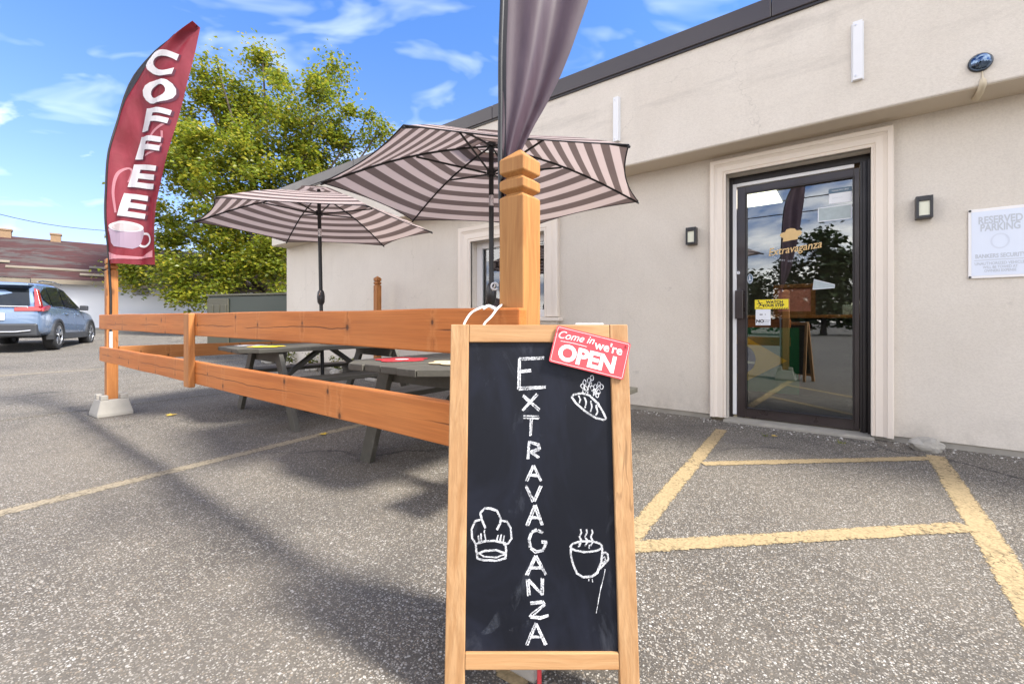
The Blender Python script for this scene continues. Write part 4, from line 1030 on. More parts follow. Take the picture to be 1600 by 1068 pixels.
S2 = 1.40/685
B2 = (-.862, 1.085)
u0b = 780.0
p2h = lambda v: .94-(v-502)*S2
p2x = lambda u: (u-u0b)*S2
out2 = [(440,777,787),(400,776.5,787),(360,775,788),(330,773.5,789),(280,772.5,793),(240,772,806),(200,772.3,826),(165,772.8,846),(120,772.5,868),(80,773,884),(40,774.5,898),(0,776,912),(-80,779,936),(-180,784,962),(-300,794,986),(-380,806,1000),(-440,826,1008),(-490,852,1014),(-530,884,1018),(-560,920,1020),(-585,960,1021),(-600,1012,1022)]
tab2 = [(p2h(v), p2x(a), p2x(b)) for v, a, b in out2]
wave2 = lambda s, h: .012*math.sin(7*s+1.5*h)+.03*s*max(0, h-1.3)+.010*math.sin(15*s+2.3*h)
e2 = empty('feather_flag', (B2[0], B2[1], 0), 0, 'dusky purple grey feather flag tied to the grooved post behind the chalkboard', 'flag')
at2, P2 = sheet(tab2, 0, 0, wave2, B2)
build_sheet(tab2, at2, P2, 28, 90, 'flag_cloth', M['flag_dark'], e2)
m = MB(); h0, h1 = tab2[0][0], tab2[-1][0]
pts = [P2(at2(h, 1)+.004, h) for h in [h0+(h1-h0)*i/60 for i in range(61)]]
m.tube([Vector((B2[0]+.0,B2[1],.96)), pts[0]]+pts[1:], .0085, 8); m.build('flag_pole', M['black'], e2)
m = MB(); vs = []
for i in range(41):
    h = p2h(250)+(p2h(-590)-p2h(250))*i/40; l, r = at2(h, 1), at2(h, 2); wd = min(.022, (r-l)*.6); vs += [P2(l-.002, h, .006), P2(l+wd, h, .004)]
m.add(vs, [(2*i, 2*i+1, 2*i+3, 2*i+2) for i in range(40)], 0, True); m.build('sleeve', M['flag_hem'], e2, recalc=False)
m = MB(); m.tube([(B2[0],B2[1],1.035),(B2[0],B2[1],1.065)], .017, 12); m.tube([(B2[0],B2[1],1.045),(B2[0]+.035,B2[1],1.045)], .006, 8); m.build('pole_collar', M['blackp'], e2)
m = MB(); m.tube([(B2[0],B2[1],.12),(B2[0],B2[1],1.035)], .0125, 12); m.build('socket_pipe', M['pvc'], e2)
m = MB(); c0 = Vector((B2[0]-.03, B2[1]-.01, 1.052)); m.tube([c0+Vector((CR[0]*.011*math.cos(a*.4), CR[1]*.011*math.cos(a*.4), .011*math.sin(a*.4))) for a in range(15)], .0028, 8); m.build('ring_clip', M['white_metal'], e2)

# ---------------------------------------------------------------- the chalkboard
XB, ZB = .0740, 1.0694
def cam2world(X, Z): return (CR[0]*X-CR[1]*Z, CR[1]*X+CR[0]*Z)
bx, by = cam2world(XB, ZB)
ab = empty('chalkboard_sign', (bx, by, 0), rad(YAW), 'pine framed A-frame chalkboard with EXTRAVAGANZA chalked down it', 'chalkboard')
LB = math.hypot(.932, .1206); TY, TZ = .1206/LB, .932/LB
def BF(x, a, d=0.0):                                   # across, up the slope, depth behind the face
    return Vector((x, a*TY+d*TZ, a*TZ-d*TY))
HWB = .2400
def slab(x0, x1, a0, a1, d0, d1, name, mat, parent=ab, bev=.0025):
    m = MB(); v = [BF(x, a, d) for d in (d0, d1) for a in (a0, a1) for x in (x0, x1)]
    m.add(v, [(0,1,3,2),(4,6,7,5),(0,4,5,1),(2,3,7,6),(0,2,6,4),(1,5,7,3)]); return m.build(name, mat, parent, rel=False, bevel=bev)
slab(-HWB, -HWB+.049, 0, LB, 0, .019, 'stile', M['pinez']); slab(HWB-.049, HWB, 0, LB, 0, .019, 'stile', M['pinez'])
slab(-HWB+.0495, HWB-.0495, LB-.0485, LB-.001, .001, .019, 'frame_rail', M['pinex']); slab(-HWB+.0495, HWB-.0495, .0816, .1207, .001, .019, 'frame_rail', M['pinex'])
slab(-HWB+.043, HWB-.043, .118, LB-.046, .009, .014, 'board', M['board'], bev=0)
# rear frame, folded close
def RF(x, a, d): return Vector((x, TY*LB+.0195+a*.05+d, (LB*TZ-.004)-a*TZ))
for sx in (-1, 1):
    m = MB(); x0_, x1_ = sorted((sx*HWB, sx*(HWB-.045))); m.add([RF(x, a, d) for d in (.0, .016) for a in (0, LB-.006) for x in (x0_, x1_)], [(0,1,3,2),(4,6,7,5),(0,4,5,1),(2,3,7,6),(0,2,6,4),(1,5,7,3)]); m.build('rear_leg', M['pinez'], ab, rel=False, bevel=.0025)
m = MB(); m.add([RF(x, a, d) for d in (.006, .012) for a in (.06, LB-.12) for x in (-HWB+.046, HWB-.046)], [(0,1,3,2),(4,6,7,5),(0,4,5,1),(2,3,7,6),(0,2,6,4),(1,5,7,3)]); m.build('rear_board', M['board'], ab, rel=False)
m = MB(); m.tube([BF(-.005,.10,.03), BF(-.004,-.0,.05)], .006, 8); m.build('prop_rod', M['red_sign'], ab, rel=False, label='red prop rod under the lower rail')
m = MB(); m.add([BF(x, a, d) for d in (.004, .03) for a in (LB, LB+.004) for x in (.10, .175)], [(0,1,3,2),(4,6,7,5),(0,4,5,1),(2,3,7,6),(0,2,6,4),(1,5,7,3)]); m.build('hinge_plate', M['white_metal'], ab, rel=False)
# chalk marks: photo position -> place on the board
def bp(u, v):
    q = (v-502)/685; s_ = (q*1.19-.008)/(.932+.1206*q); Z = 1.19-.1206*s_
    return ((u-800)/685*Z-XB, LB*(1-s_))
ck = MB(); rr = random.Random(5)
def chalk_part(nm):
    global ck
    ck.build(nm, M['chalk'], ab, rel=False, recalc=False); ck = MB()
def chalk(pts, w=.0050, closed=False, passes=1, jit=.6):
    for p_ in range(passes):
        P_ = [bp(u+rr.uniform(-jit, jit), v+rr.uniform(-jit, jit)) for u, v in pts]
        if closed: P_.append(P_[0])
        Q = []
        for a, b in zip(P_, P_[1:]):
            n_ = max(1, int(math.hypot(b[0]-a[0], b[1]-a[1])/.004))
            for i in range(n_): Q.append((a[0]+(b[0]-a[0])*i/n_+rr.uniform(-.0003,.0003), a[1]+(b[1]-a[1])*i/n_+rr.uniform(-.0003,.0003)))
        Q.append(P_[-1])
        ck.ribbon(Q, w*rr.uniform(.85,1.1), lambda x, a: BF(x, a, .0082), 0)
def dbl(pts, d=3.0):
    """letters are drawn with two close strokes"""
    for (a, b) in zip(pts, pts[1:]):
        L_ = math.hypot(b[0]-a[0], b[1]-a[1]); nx_, ny_ = -(b[1]-a[1])/L_*d/2, (b[0]-a[0])/L_*d/2
        chalk([(a[0]+nx_,a[1]+ny_),(b[0]+nx_,b[1]+ny_)], .0030, jit=.8); chalk([(a[0]-nx_,a[1]-ny_),(b[0]-nx_,b[1]-ny_)], .0030, jit=.8); chalk([a, b], .0016, jit=1.0)
dbl([(811,560),(850,558)]); dbl([(812,559),(811,608)]); dbl([(812,580),(830,579)]); dbl([(810,607),(853,605)])
dbl([(817,618),(843,641)]); dbl([(840,616),(817,641)])
dbl([(818,652),(843,652)]); dbl([(830,652),(829,681)])
dbl([(827,689),(825,717)]); dbl([(828,690),(842,696),(843,702),(828,707)]); dbl([(829,706),(843,716)])
def Aletter(cu, v0, v1, w_, bar=.62):
    dbl([(cu,v0),(cu-w_,v1)]); dbl([(cu,v0),(cu+w_,v1)]); y_ = v0+(v1-v0)*bar; dbl([(cu-w_*.6,y_),(cu+w_*.6,y_)], 2.6)
Aletter(834,728,752,11.5); dbl([(822,760),(834,784)]); dbl([(846,760),(835,784)]); Aletter(836,790,822,12)
dbl([(848,834),(840,829),(831,833),(827,844),(829,857),(838,864),(848,862),(853,852),(852,848)]); dbl([(846,848),(856,848)])
Aletter(838,870,900,15); dbl([(827,932),(825,907)]); dbl([(825,907),(848,931)]); dbl([(848,931),(848,905)])
dbl([(829,944),(848,942),(852,946),(832,962),(829,966),(845,967),(858,963)]); Aletter(838,976,1010,15)
chalk_part('chalk_lettering')
# chef hat
c = lambda pts, w=.0046, cl=False: chalk(pts, w, cl, 2, .5)
c([(758,826),(752,812),(750,802),(757,795),(766,795),(776,799),(782,810),(781,820),(776,829)])
c([(750,813),(742,815),(736,828),(737,842),(743,851)]); c([(782,814),(792,816),(798,826),(799,842),(794,850),(786,852)])
c([(743,851),(756,847),(772,846),(790,850)]); c([(743,851),(744,862),(746,874)]); c([(790,850),(791,862),(790,874)])
c([(746,866),(758,862),(775,861),(790,866)]); c([(746,874),(756,877),(776,877),(790,874)]); c([(748,866),(756,871),(776,872),(789,867)], .003)
for q in ([(748,847),(747,838)], [(752,846),(751,834)], [(758,845),(756,832),(757,829)], [(776,845),(778,837)], [(781,846),(783,836)], [(786,848),(788,838)]): c(q, .003)
chalk_part('chalk_chef_hat')
# cup with steam
c([(893,854),(892,868),(896,884),(902,897),(912,903),(926,902),(934,896),(940,880),(942,862),(941,853)])
c(ell(917,855,25,8.5,0,360,22), .0042, True)
c([(941,868),(946,864),(951,867),(951,876),(944,884),(938,890)]); c([(942,874),(946,871),(947,876),(942,882)], .003)
for cu in (908, 917, 926): c([(cu-2,854),(cu+2,847),(cu-2,840),(cu+1,833),(cu,828)], .0036)
c([(905,856),(906,850)], .003); c([(921,858),(922,852)], .003)
c([(947,890),(944,905),(940,920),(937,935),(933,960)], .0013); c([(921,906),(921,910)], .002); c([(926,906),(927,912)], .002)
chalk_part('chalk_cup')
# loaf with wheat
c([(894,620),(898,616),(910,614),(922,618),(935,630),(944,645),(948,654),(944,656),(932,653),(916,643),(900,629)], .0046, True)
for q in ([(905,618),(908,624),(906,630)], [(914,620),(917,628),(915,637)], [(924,626),(926,636),(923,643)], [(932,633),(935,643),(932,649)]): c(q, .0034)
c([(919,616),(920,605),(925,592)], .0026); c([(928,618),(932,608),(940,600)], .0026)
for cu, cv in ((911,603),(914,597),(916,607),(921,594),(926,590),(923,600),(926,606),(930,612),(931,604),(936,612),(937,600),(941,604),(934,617),(914,611)):
    chalk(ell(cu, cv, 2.6, 4.0, 0, 360, 8), .0020, True, 1, .4)
chalk_part('chalk_loaf')
def smear(pts, w_):
    m = MB(); Q = smooth_path([Vector((*bp(u, v), 0)) for u, v in pts], 8); n_ = len(Q)
    for q0, q1, f0, f1 in zip(Q, Q[1:], range(n_), range(1, n_)):
        d_ = (q1-q0).normalized(); p_ = Vector((-d_.y, d_.x, 0)); h0, h1 = [w_/2*math.sin(math.pi*min(1, max(.02, f/(n_-1))))**.6 for f in (f0, f1)]
        m.add([BF(*(q0+p_*h0).xy, .0086), BF(*(q0-p_*h0).xy, .0086), BF(*(q1-p_*h1).xy, .0086), BF(*(q1+p_*h1).xy, .0086)], [(0,1,2,3)])
    m.build('chalk_smear', M['smear'], ab, rel=False, recalc=False)
smear([(752,992),(766,984),(780,968),(797,950),(812,925),(824,900),(828,880)], .030); smear([(792,990),(806,988),(820,980),(838,968)], .022)
# white cord looped over the rail
cd = MB()
def cp_(u, v, Z): X = (u-800)/685*Z; x_, y_ = cam2world(X, Z); return Vector((x_, y_, .94-(v-502)/685*Z))
cd.tube(smooth_path([cp_(724,512,1.207), cp_(726,504,1.207), cp_(735,490,1.220), cp_(748,482,1.235), cp_(762,478,1.31), cp_(775,480,1.35), cp_(777,484,1.40)]), .0032, 8)
cd.tube(smooth_path([cp_(754,512,1.207), cp_(758,504,1.207), cp_(768,494,1.220), cp_(777,482,1.245), cp_(786,475,1.33), cp_(791,473,1.38)]), .0032, 8)
cd.tube(smooth_path([cp_(755,482,1.237), cp_(763,478,1.245), cp_(770,481,1.245), cp_(776,484,1.247)]), .0045, 8)
tag(cd.build('tie_cord', M['cord']), 'white cord tying the top of the chalkboard to the fence rail', 'cord')
# OPEN sign pinned on the corner
cs = [bp(871.5,508.5), bp(986,537), bp(970.5,592.5), bp(857,564.5)]
ox, oa = sum(p[0] for p in cs)/4, sum(p[1] for p in cs)/4
ow = math.hypot(cs[1][0]-cs[0][0], cs[1][1]-cs[0][1])/2; oh = math.hypot(cs[3][0]-cs[0][0], cs[3][1]-cs[0][1])/2
oang = math.atan2(cs[1][1]-cs[0][1], cs[1][0]-cs[0][0])
o_loc = Matrix.Translation((bx, by, 0)) @ Matrix.Rotation(rad(YAW), 4, 'Z')
os_ = empty('open_sign', o_loc @ BF(ox, oa, 0), 0, "small red Come in we're OPEN sign pinned crooked on the chalkboard corner", 'sign')
def OS(x, y, d=0.0):
    c_, s_ = math.cos(oang), math.sin(oang); return o_loc @ BF(ox+x*c_-y*s_, oa+x*s_+y*c_, d)
def rrect(hw, hh, r, n_=5):
    out = []
    for cx_, cy_, a0 in ((hw-r,hh-r,0),(-hw+r,hh-r,90),(-hw+r,-hh+r,180),(hw-r,-hh+r,270)):
        for i in range(n_+1): a = rad(a0+90*i/n_); out.append((cx_+r*math.cos(a), cy_+r*math.sin(a)))
    return out
m = MB(); m.prism(rrect(ow, oh, .006), OS, -.0065, -.0035); m.build('plate', M['red_sign'], os_)
m = MB(); fo = lambda x, y, o=0: OS(x, y, -.0072)
txt(m, 'OPEN', .059, -.004, -.0195, fo, 0, 0, sx=1.02, bold=.0024); txt(m, "we're", .0335, .046, .023, fo, 0, 0, bold=.0006)
txt(m, 'Come in', .0285, -.046, .029, fo, 0, 0, shear=.35, bold=.0001, rot=.06)
m.ribbon([(-.083,.0105),(-.05,.013),(-.012,.0125)], .0012, lambda x, y: fo(x, y), 0)
m.ribbon(rrect(ow-.004, oh-.004, .004), .0009, lambda x, y: fo(x, y), 0, True)
m.build('lettering', M['sign_white'], os_, recalc=False)
for sx in (-1, 1):
    m = MB(); m.tube([OS(sx*(ow-.010), oh-.010, -.006), OS(sx*(ow-.010), oh-.010, -.011)], [.0045,.0035], 12); m.build('push_pin', M['red_sign'], os_)

# ---------------------------------------------------------------- car
def make_car(wx, wy, head, label):
    z0 = gz(wx, wy)
    e = empty('parked_car', (wx, wy, z0), head, label, 'car')
    # local: x forward from the rear axle, y to the left, z up
    H = .855
    st_ = [(-.93,.60,1.02,.80),(-.90,.42,1.06,.835),(-.78,.36,1.09,.87),(-.45,.34,1.10,.905),(.2,.30,1.08,.915),(.9,.27,1.06,.915),(1.6,.27,1.04,.915),(2.1,.28,1.03,.91),(2.5,.31,1.00,.905),(3.0,.36,.95,.88),(3.35,.40,.88,.83),(3.60,.46,.74,.70)]
    vs = []; fs = []
    for x, zb, zt, hw in st_:
        prof_ = [(0,zb),(hw*.9,zb),(hw*.985,zb+.10),(hw*.985,zb+(zt-zb)*.45),(hw,zb+(zt-zb)*.72),(hw*.955,zt-.03),(hw*.90,zt),(0,zt+.035)]
        ring_ = prof_+[(-y, z) for y, z in prof_[-2:0:-1]]
        vs += [(x, y, z) for y, z in ring_]
    n = len(ring_)
    for i in range(len(st_)-1):
        for k in range(n): fs.append((i*n+k, i*n+(k+1)%n, (i+1)*n+(k+1)%n, (i+1)*n+k))
    fs += [tuple(range(n))[::-1], tuple(range((len(st_)-1)*n, len(st_)*n))]
    m = MB(); m.add(vs, fs, 0, True)
    gst = [(-.86,1.05,1.06,.80,.80),(-.74,1.06,1.40,.80,.665),(-.60,1.06,1.60,.80,.62),(-.2,1.06,1.665,.81,.62),(.6,1.06,1.69,.82,.63),(1.2,1.05,1.66,.82,.62),(1.6,1.04,1.55,.82,.60),(2.0,1.03,1.32,.82,.66),(2.42,1.00,1.03,.82,.80)]
    vs = []; fs = []
    for x, zb, zt, hb, ht in gst:
        prof_ = [(0,zb-.02),(hb,zb-.02),(hb*.995,zb),(ht+.03,zt-.055 if zt-zb > .1 else zt-.005),(ht-.03,zt-.015 if zt-zb > .1 else zt),(0,zt+.02)]
        ring_ = prof_+[(-y, z) for y, z in prof_[-2:0:-1]]; vs += [(x, y, z) for y, z in ring_]
    n = len(ring_)
    for i in range(len(gst)-1):
        for k in range(n): fs.append((i*n+k, i*n+(k+1)%n, (i+1)*n+(k+1)%n, (i+1)*n+k))
    fs += [tuple(range(n))[::-1], tuple(range((len(gst)-1)*n, len(gst)*n))]
    m.add(vs, fs, 0, True)
    body = m.build('body', M['carpaint'], e, rel=False); b_ = body.modifiers.new('sub', 'SUBSURF'); b_.levels = 1; b_.render_levels = 2
    # side windows follow the slanted side
    def side(x, f, s, o=.018):
        for a, b in zip(gst, gst[1:]):
            if x <= b[0]:
                t_ = (x-a[0])/(b[0]-a[0]); zb, zt, hb, ht = [a[i]+(b[i]-a[i])*t_ for i in (1,2,3,4)]; break
        z = zb+.03+(zt-.09-zb-.03)*f; y = hb+(ht+.03-hb)*((z-zb)/max(.01, zt-.055-zb)); return (x, -s*(y+o) if False else s*(y+o), z)
    for s in (-1, 1):
        for x0_, x1_, f00, f01, f10, f11, nm in ((-.46,-.10,.35,.75,.02,.97,'quarter_window'), (-.05,.70,.02,.98,.02,1.0,'side_window'), (.78,1.66,.02,1.0,.02,.93,'side_window')):
            m = MB(); N_ = 6; vv = []
            for i in range(N_+1):
                t_ = i/N_; x_ = x0_+(x1_-x0_)*t_; a_, b_2 = f00+(f10-f00)*t_, f01+(f11-f01)*t_; vv += [side(x_, a_, s), side(x_, b_2, s)]
            m.add(vv, [(2*i,2*i+1,2*i+3,2*i+2) for i in range(N_)], 0, False)
            if nm == 'side_window' and x0_ > .5: m.add([side(1.66,.02,s), side(1.66,.93,s), side(2.10,.03,s), side(2.10,.5,s)], [(0,1,3,2)])
            m.build(nm, M['carglass'], e, rel=False)
        m = MB(); m.tube([(-.45,s*.66,1.665),(-.2,s*.665,1.705),(.6,s*.675,1.73),(1.15,s*.66,1.695)], .016, 8); m.build('roof_rail', M['steel'], e, rel=False)
        m = MB(); m.box((1.74,min(s*.88,s*1.05),1.03), (1.86,max(s*.88,s*1.05),1.17)); m.box((1.76,min(s*.78,s*.89),1.04), (1.83,max(s*.78,s*.89),1.09)); m.build('wing_mirror', M['carblack'], e, rel=False, bevel=.03)
        m = MB()
        m.prism([(-.925,1.02),(-.80,1.06),(-.52,1.10),(-.50,1.05),(-.62,.985),(-.80,.955),(-.925,.945)], lambda x, z, d: Vector((x, s*d, z)), .80, .905)
        m.prism([(.42,.945),(.42,1.03),(.80,1.06),(.87,1.0),(.87,.955)], lambda y, z, d: Vector((d, s*y, z)), -.945, -.86)
        m.prism([(.74,1.05),(.69,1.50),(.745,1.47),(.85,1.06)], lambda y, z, d: Vector((d-(z-1.05)*-.30, s*y, z)), -.90, -.76)
        m.build('tail_lamp', M['tail'], e, rel=False, bevel=.01)
        m = MB(); m.box((-.955,min(s*.45,s*.78),.565), (-.90,max(s*.45,s*.78),.625)); m.build('rear_reflector', M['tail'], e, rel=False, bevel=.01)
        for ax_ in (0, 2.66):
            m = MB(); P_ = []
            for i in range(15):
                a = rad(-12+204*i/14); P_.append((ax_+.425*math.cos(a), .355+.425*math.sin(a)))
            for i in range(15):
                a = rad(192-204*i/14); P_.append((ax_+.365*math.cos(a), .355+.365*math.sin(a)))
            m.prism(P_, lambda x, z, d: Vector((x, s*d, z)), .80, .93); m.build('wheel_arch', M['carblack'], e, rel=False)
            m = MB(); R_ = .36; w0, w1 = .70, .925
            prof_ = [(.23,w0),(.33,w0),(R_,w0+.03),(R_,w1-.03),(.33,w1),(.245,w1)]
            vv = [Vector((ax_+r*math.cos(2*math.pi*k/28), s*w_, R_+r*math.sin(2*math.pi*k/28))) for r, w_ in prof_ for k in range(28)]
            m.add(vv, [(i*28+k, i*28+(k+1)%28, (i+1)*28+(k+1)%28, (i+1)*28+k) for i in range(5) for k in range(28)], 0, True)
            whl = m.build('wheel', M['tyre'], e, rel=False)
            m = MB()
            for k in range(5):
                for d_ in (-.16, .16):
                    a = 2*math.pi*k/5+.3; p0 = Vector((ax_+.05*math.cos(a), s*.905, R_+.05*math.sin(a))); p1 = Vector((ax_+.238*math.cos(a+d_), s*.915, R_+.238*math.sin(a+d_))); m.bar(p0, p1, .035, .02, (0,1,0))
            m.tube([(ax_,s*.88,R_),(ax_,s*.92,R_)], .055, 16)
            pts = [Vector((ax_+.238*math.cos(2*math.pi*k/28), s*.912, R_+.238*math.sin(2*math.pi*k/28))) for k in range(29)]; m.tube(pts, .012, 6, caps=False)
            m.build('rim', M['rim'], whl, rel=False)
            m = MB(); m.tube([(ax_,s*.72,R_),(ax_,s*.86,R_)], .232, 24); m.build('brake_disc', M['carblack'], whl, rel=False)
        m = MB(); m.box((.42,min(s*.84,s*.925),.25), (2.24,max(s*.84,s*.925),.42)); m.build('sill_cladding', M['carblack'], e, rel=False, bevel=.02)
        for x_ in (.48, 1.38):
            m = MB(); m.box((x_,min(s*.91,s*.945),.90), (x_+.2,max(s*.91,s*.945),.93)); m.build('door_handle', M['carpaint'], e, rel=False, bevel=.01)
    m = MB(); vv = []
    m.add([(-.885,-.66,1.085),(-.885,.66,1.085),(-.675,.58,1.50),(-.675,-.58,1.50)], [(0,1,2,3)])
    for q in range(4): pass
    m.build('rear_window', M['carglass'], e, rel=False)
    m = MB(); m.box((-.84,-.62,1.545), (-.50,.62,1.60)); m.build('spoiler', M['carpaint'], e, rel=False, bevel=.02)
    m = MB(); m.box((-.965,-.80,.36), (-.70,.80,.66)); m.build('rear_bumper', M['carblack'], e, rel=False, bevel=.04)
    m = MB(); m.tube([(-.975,-.70,.50),(-.985,-.45,.47),(-.985,.45,.47),(-.975,.70,.50)], .018, 8); m.build('bumper_trim', M['chrome'], e, rel=False)
    m = MB(); m.tube([(-.935,-.64,1.055),(-.94,0,1.06),(-.935,.64,1.055)], .018, 8); m.build('tailgate_trim', M['chrome'], e, rel=False)
    m = MB(); m.box((-.955,-.27,.74), (-.935,.27,.90)); m.build('number_plate', M['pale_st'], e, rel=False, bevel=.005)
    return e
hd_ = rad(158.6)
# rear axle centre: the right rear wheel is .82 m to the right of it
cwx, cwy = -15.95, 1.80
make_car(cwx-.86*math.sin(hd_)*1.0, cwy+.86*math.cos(hd_), hd_, 'blue grey SUV parked in front of the white building with the red roof')

# ---------------------------------------------------------------- old white building on the left
ob_dir = Vector((.17, .985, 0)).normalized(); ob_n = Vector((.985, -.17, 0)).normalized(); ob_o = Vector((-26.6, 5.4, 0))
zb_ = .50
ob = empty('old_building', (ob_o.x, ob_o.y, zb_), 0, 'long whitewashed building with a worn red shingle roof', 'building')
def OB(s, d, z): return ob_o+ob_dir*s-ob_n*d+Vector((0, 0, zb_+z))
m = MB(); m.add([OB(s, d, z) for s in (-40, 34) for d in (0, 9) for z in (-.3, 2.35)], [(0,1,3,2),(4,6,7,5),(0,4,5,1),(2,3,7,6),(0,2,6,4),(1,5,7,3)]); m.build('wall', M['whitewash'], ob)
m = MB(); vs = []; nS, nD = 60, 10; rr = random.Random(2)
for i in range(nS+1):
    for j in range(nD+1):
        s_ = -40.4+74.8*i/nS; d_ = -.45+4.95*j/nD; vs.append(OB(s_, d_, 2.21+(d_+.45)*.46+rr.uniform(-.03,.03)))
m.add(vs, [(i*(nD+1)+j, (i+1)*(nD+1)+j, (i+1)*(nD+1)+j+1, i*(nD+1)+j+1) for i in range(nS) for j in range(nD)], 0, False)
m.add([OB(-40.4,4.5,4.48),OB(34.4,4.5,4.48),OB(34.4,9.4,2.2),OB(-40.4,9.4,2.2)], [(0,1,2,3)]); roof = m.build('roof', M['shingle'], ob, recalc=False)
m = MB(); rr = random.Random(9)
s_ = -40.4
while s_ < 34:
    L_ = rr.uniform(1.2, 3.0); z_ = rr.uniform(-.05,.03); m.add([OB(s, d, z) for s in (s_, min(34.4, s_+L_-.03)) for d in (-.50,-.42) for z in (2.04+z_, 2.23+z_)], [(0,1,3,2),(4,6,7,5),(0,4,5,1),(2,3,7,6),(0,2,6,4),(1,5,7,3)]); s_ += L_
m.build('eaves_board', M['oldwood'], ob)
for k in range(6):
    m = MB(); s_ = rr.uniform(-12, 6); d_ = rr.uniform(.0, 1.2); z_ = 2.25+(d_+.45)*.46; m.add([OB(s_+a, d_+b, z_+b*.46+c_) for a in (0, rr.uniform(1, 2.6)) for b in (0,.14) for c_ in (0,.05)], [(0,1,3,2),(4,6,7,5),(0,4,5,1),(2,3,7,6),(0,2,6,4),(1,5,7,3)])
    m.build('loose_board', M['oldwood'], roof)
for s_ in (-2.65, -4.30):
    m = MB(); m.add([OB(s, d, z) for s in (s_-.18, s_+.18) for d in (4.3, 4.66) for z in (4.0, 4.80)], [(0,1,3,2),(4,6,7,5),(0,4,5,1),(2,3,7,6),(0,2,6,4),(1,5,7,3)])
    m.add([OB(s, d, z) for s in (s_-.21, s_+.21) for d in (4.27, 4.69) for z in (4.74, 4.82)], [(0,1,3,2),(4,6,7,5),(0,4,5,1),(2,3,7,6),(0,2,6,4),(1,5,7,3)])
    m.build('chimney', M['brick'], roof)
m = MB(); m.add([OB(s, d, z) for s in (-40, 34) for d in (-.25, .0) for z in (-.4, .16)], [(0,1,3,2),(4,6,7,5),(0,4,5,1),(2,3,7,6),(0,2,6,4),(1,5,7,3)]); m.build('stone_footing', M['rock'], ob)
def on_plane(u, v, d):                                      # where a line of sight meets the wall plane moved out by d
    a = (u-800)/685; r = Vector((CR[0]*a-CR[1], CR[1]*a+CR[0], -(v-502)/685)); o = Vector((0,0,EYE)); q = ob_o+ob_n*d
    k = ob_n.dot(q-o)/ob_n.dot(r); return o+r*k
vg = MB(); rr = random.Random(4); vs = []
for i in range(75):
    for d_ in (-1.9, -.9, -.26): p = OB(-40+i, d_+rr.uniform(-.25,.25)*(d_ > -1.8 and d_ < -.5)+rr.uniform(-.2,.2)*(d_ < -1.8), 0); vs.append((p.x, p.y, max(gz(p.x, p.y), .0)+(.008 if d_ < -1.8 else .05+rr.uniform(0,.08))))
vg.add(vs, [(3*i+k, 3*i+k+1, 3*i+k+4, 3*i+k+3) for i in range(74) for k in (0, 1)], 0, True)
tag(vg.build('gravel_verge', plain('dry_gravel', (.25,.225,.18), .95, var=.35, scale=5, bump=.6), recalc=False), kind='structure')
ws0, ws1 = on_plane(208,450,.04), on_plane(233,462,.04)
e = empty('wall_notice', (ws0+ws1)/2, 0, 'small grey notice with faded lettering on the white wall beside the flag', 'sign')
wd_ = (ws1-ws0).dot(ob_dir); hg_ = ws0.z-ws1.z; c0 = (ws0+ws1)/2
WN = lambda x, z, o=0: c0+ob_dir*x+Vector((0,0,z))+ob_n*o
m = MB(); m.add([WN(x, z, o) for x in (-wd_/2, wd_/2) for o in (-.03, 0) for z in (-hg_/2, hg_/2)], [(0,1,3,2),(4,6,7,5),(0,4,5,1),(2,3,7,6),(0,2,6,4),(1,5,7,3)]); m.build('panel', plain('grey_notice', (.42,.41,.42), .7), e)
m = MB(); txt(m, 'PARKING', hg_*.36, 0, hg_*.30, WN, .006, 0, sx=1.2); txt(m, 'TO WALL STREET', hg_*.22, 0, 0, WN, .006, 0, sx=1.0); txt(m, 'NO EXIT', hg_*.25, 0, -hg_*.28, WN, .006, 0); m.build('lettering', M['ink'], e, recalc=False)

# dark green container beside the shop
gx, gy = cam2world(-6.75, 12.0); gzz = gz(gx, gy)
e = empty('steel_container', (gx, gy, gzz), rad(20), 'dark green steel container beside the far corner of the shop', 'container')
m = MB(); m.box((-.95,-.9,0), (1.9,.9,1.46)); m.build('shell', M['green'], e, rel=False, bevel=.02)
m = MB(); m.box((-.98,-.93,1.462), (1.93,.93,1.51)); m.build('lid', M['green2'], e, rel=False, bevel=.01)
m = MB(); m.box((-.93,-.935,.15), (-.22,-.905,1.40)); 
for k in range(3): m.box((-.88+k*.22,-.95,1.02), (-.72+k*.22,-.936,1.24))
m.build('vent_panel', M['green2'], e, rel=False, bevel=.006)

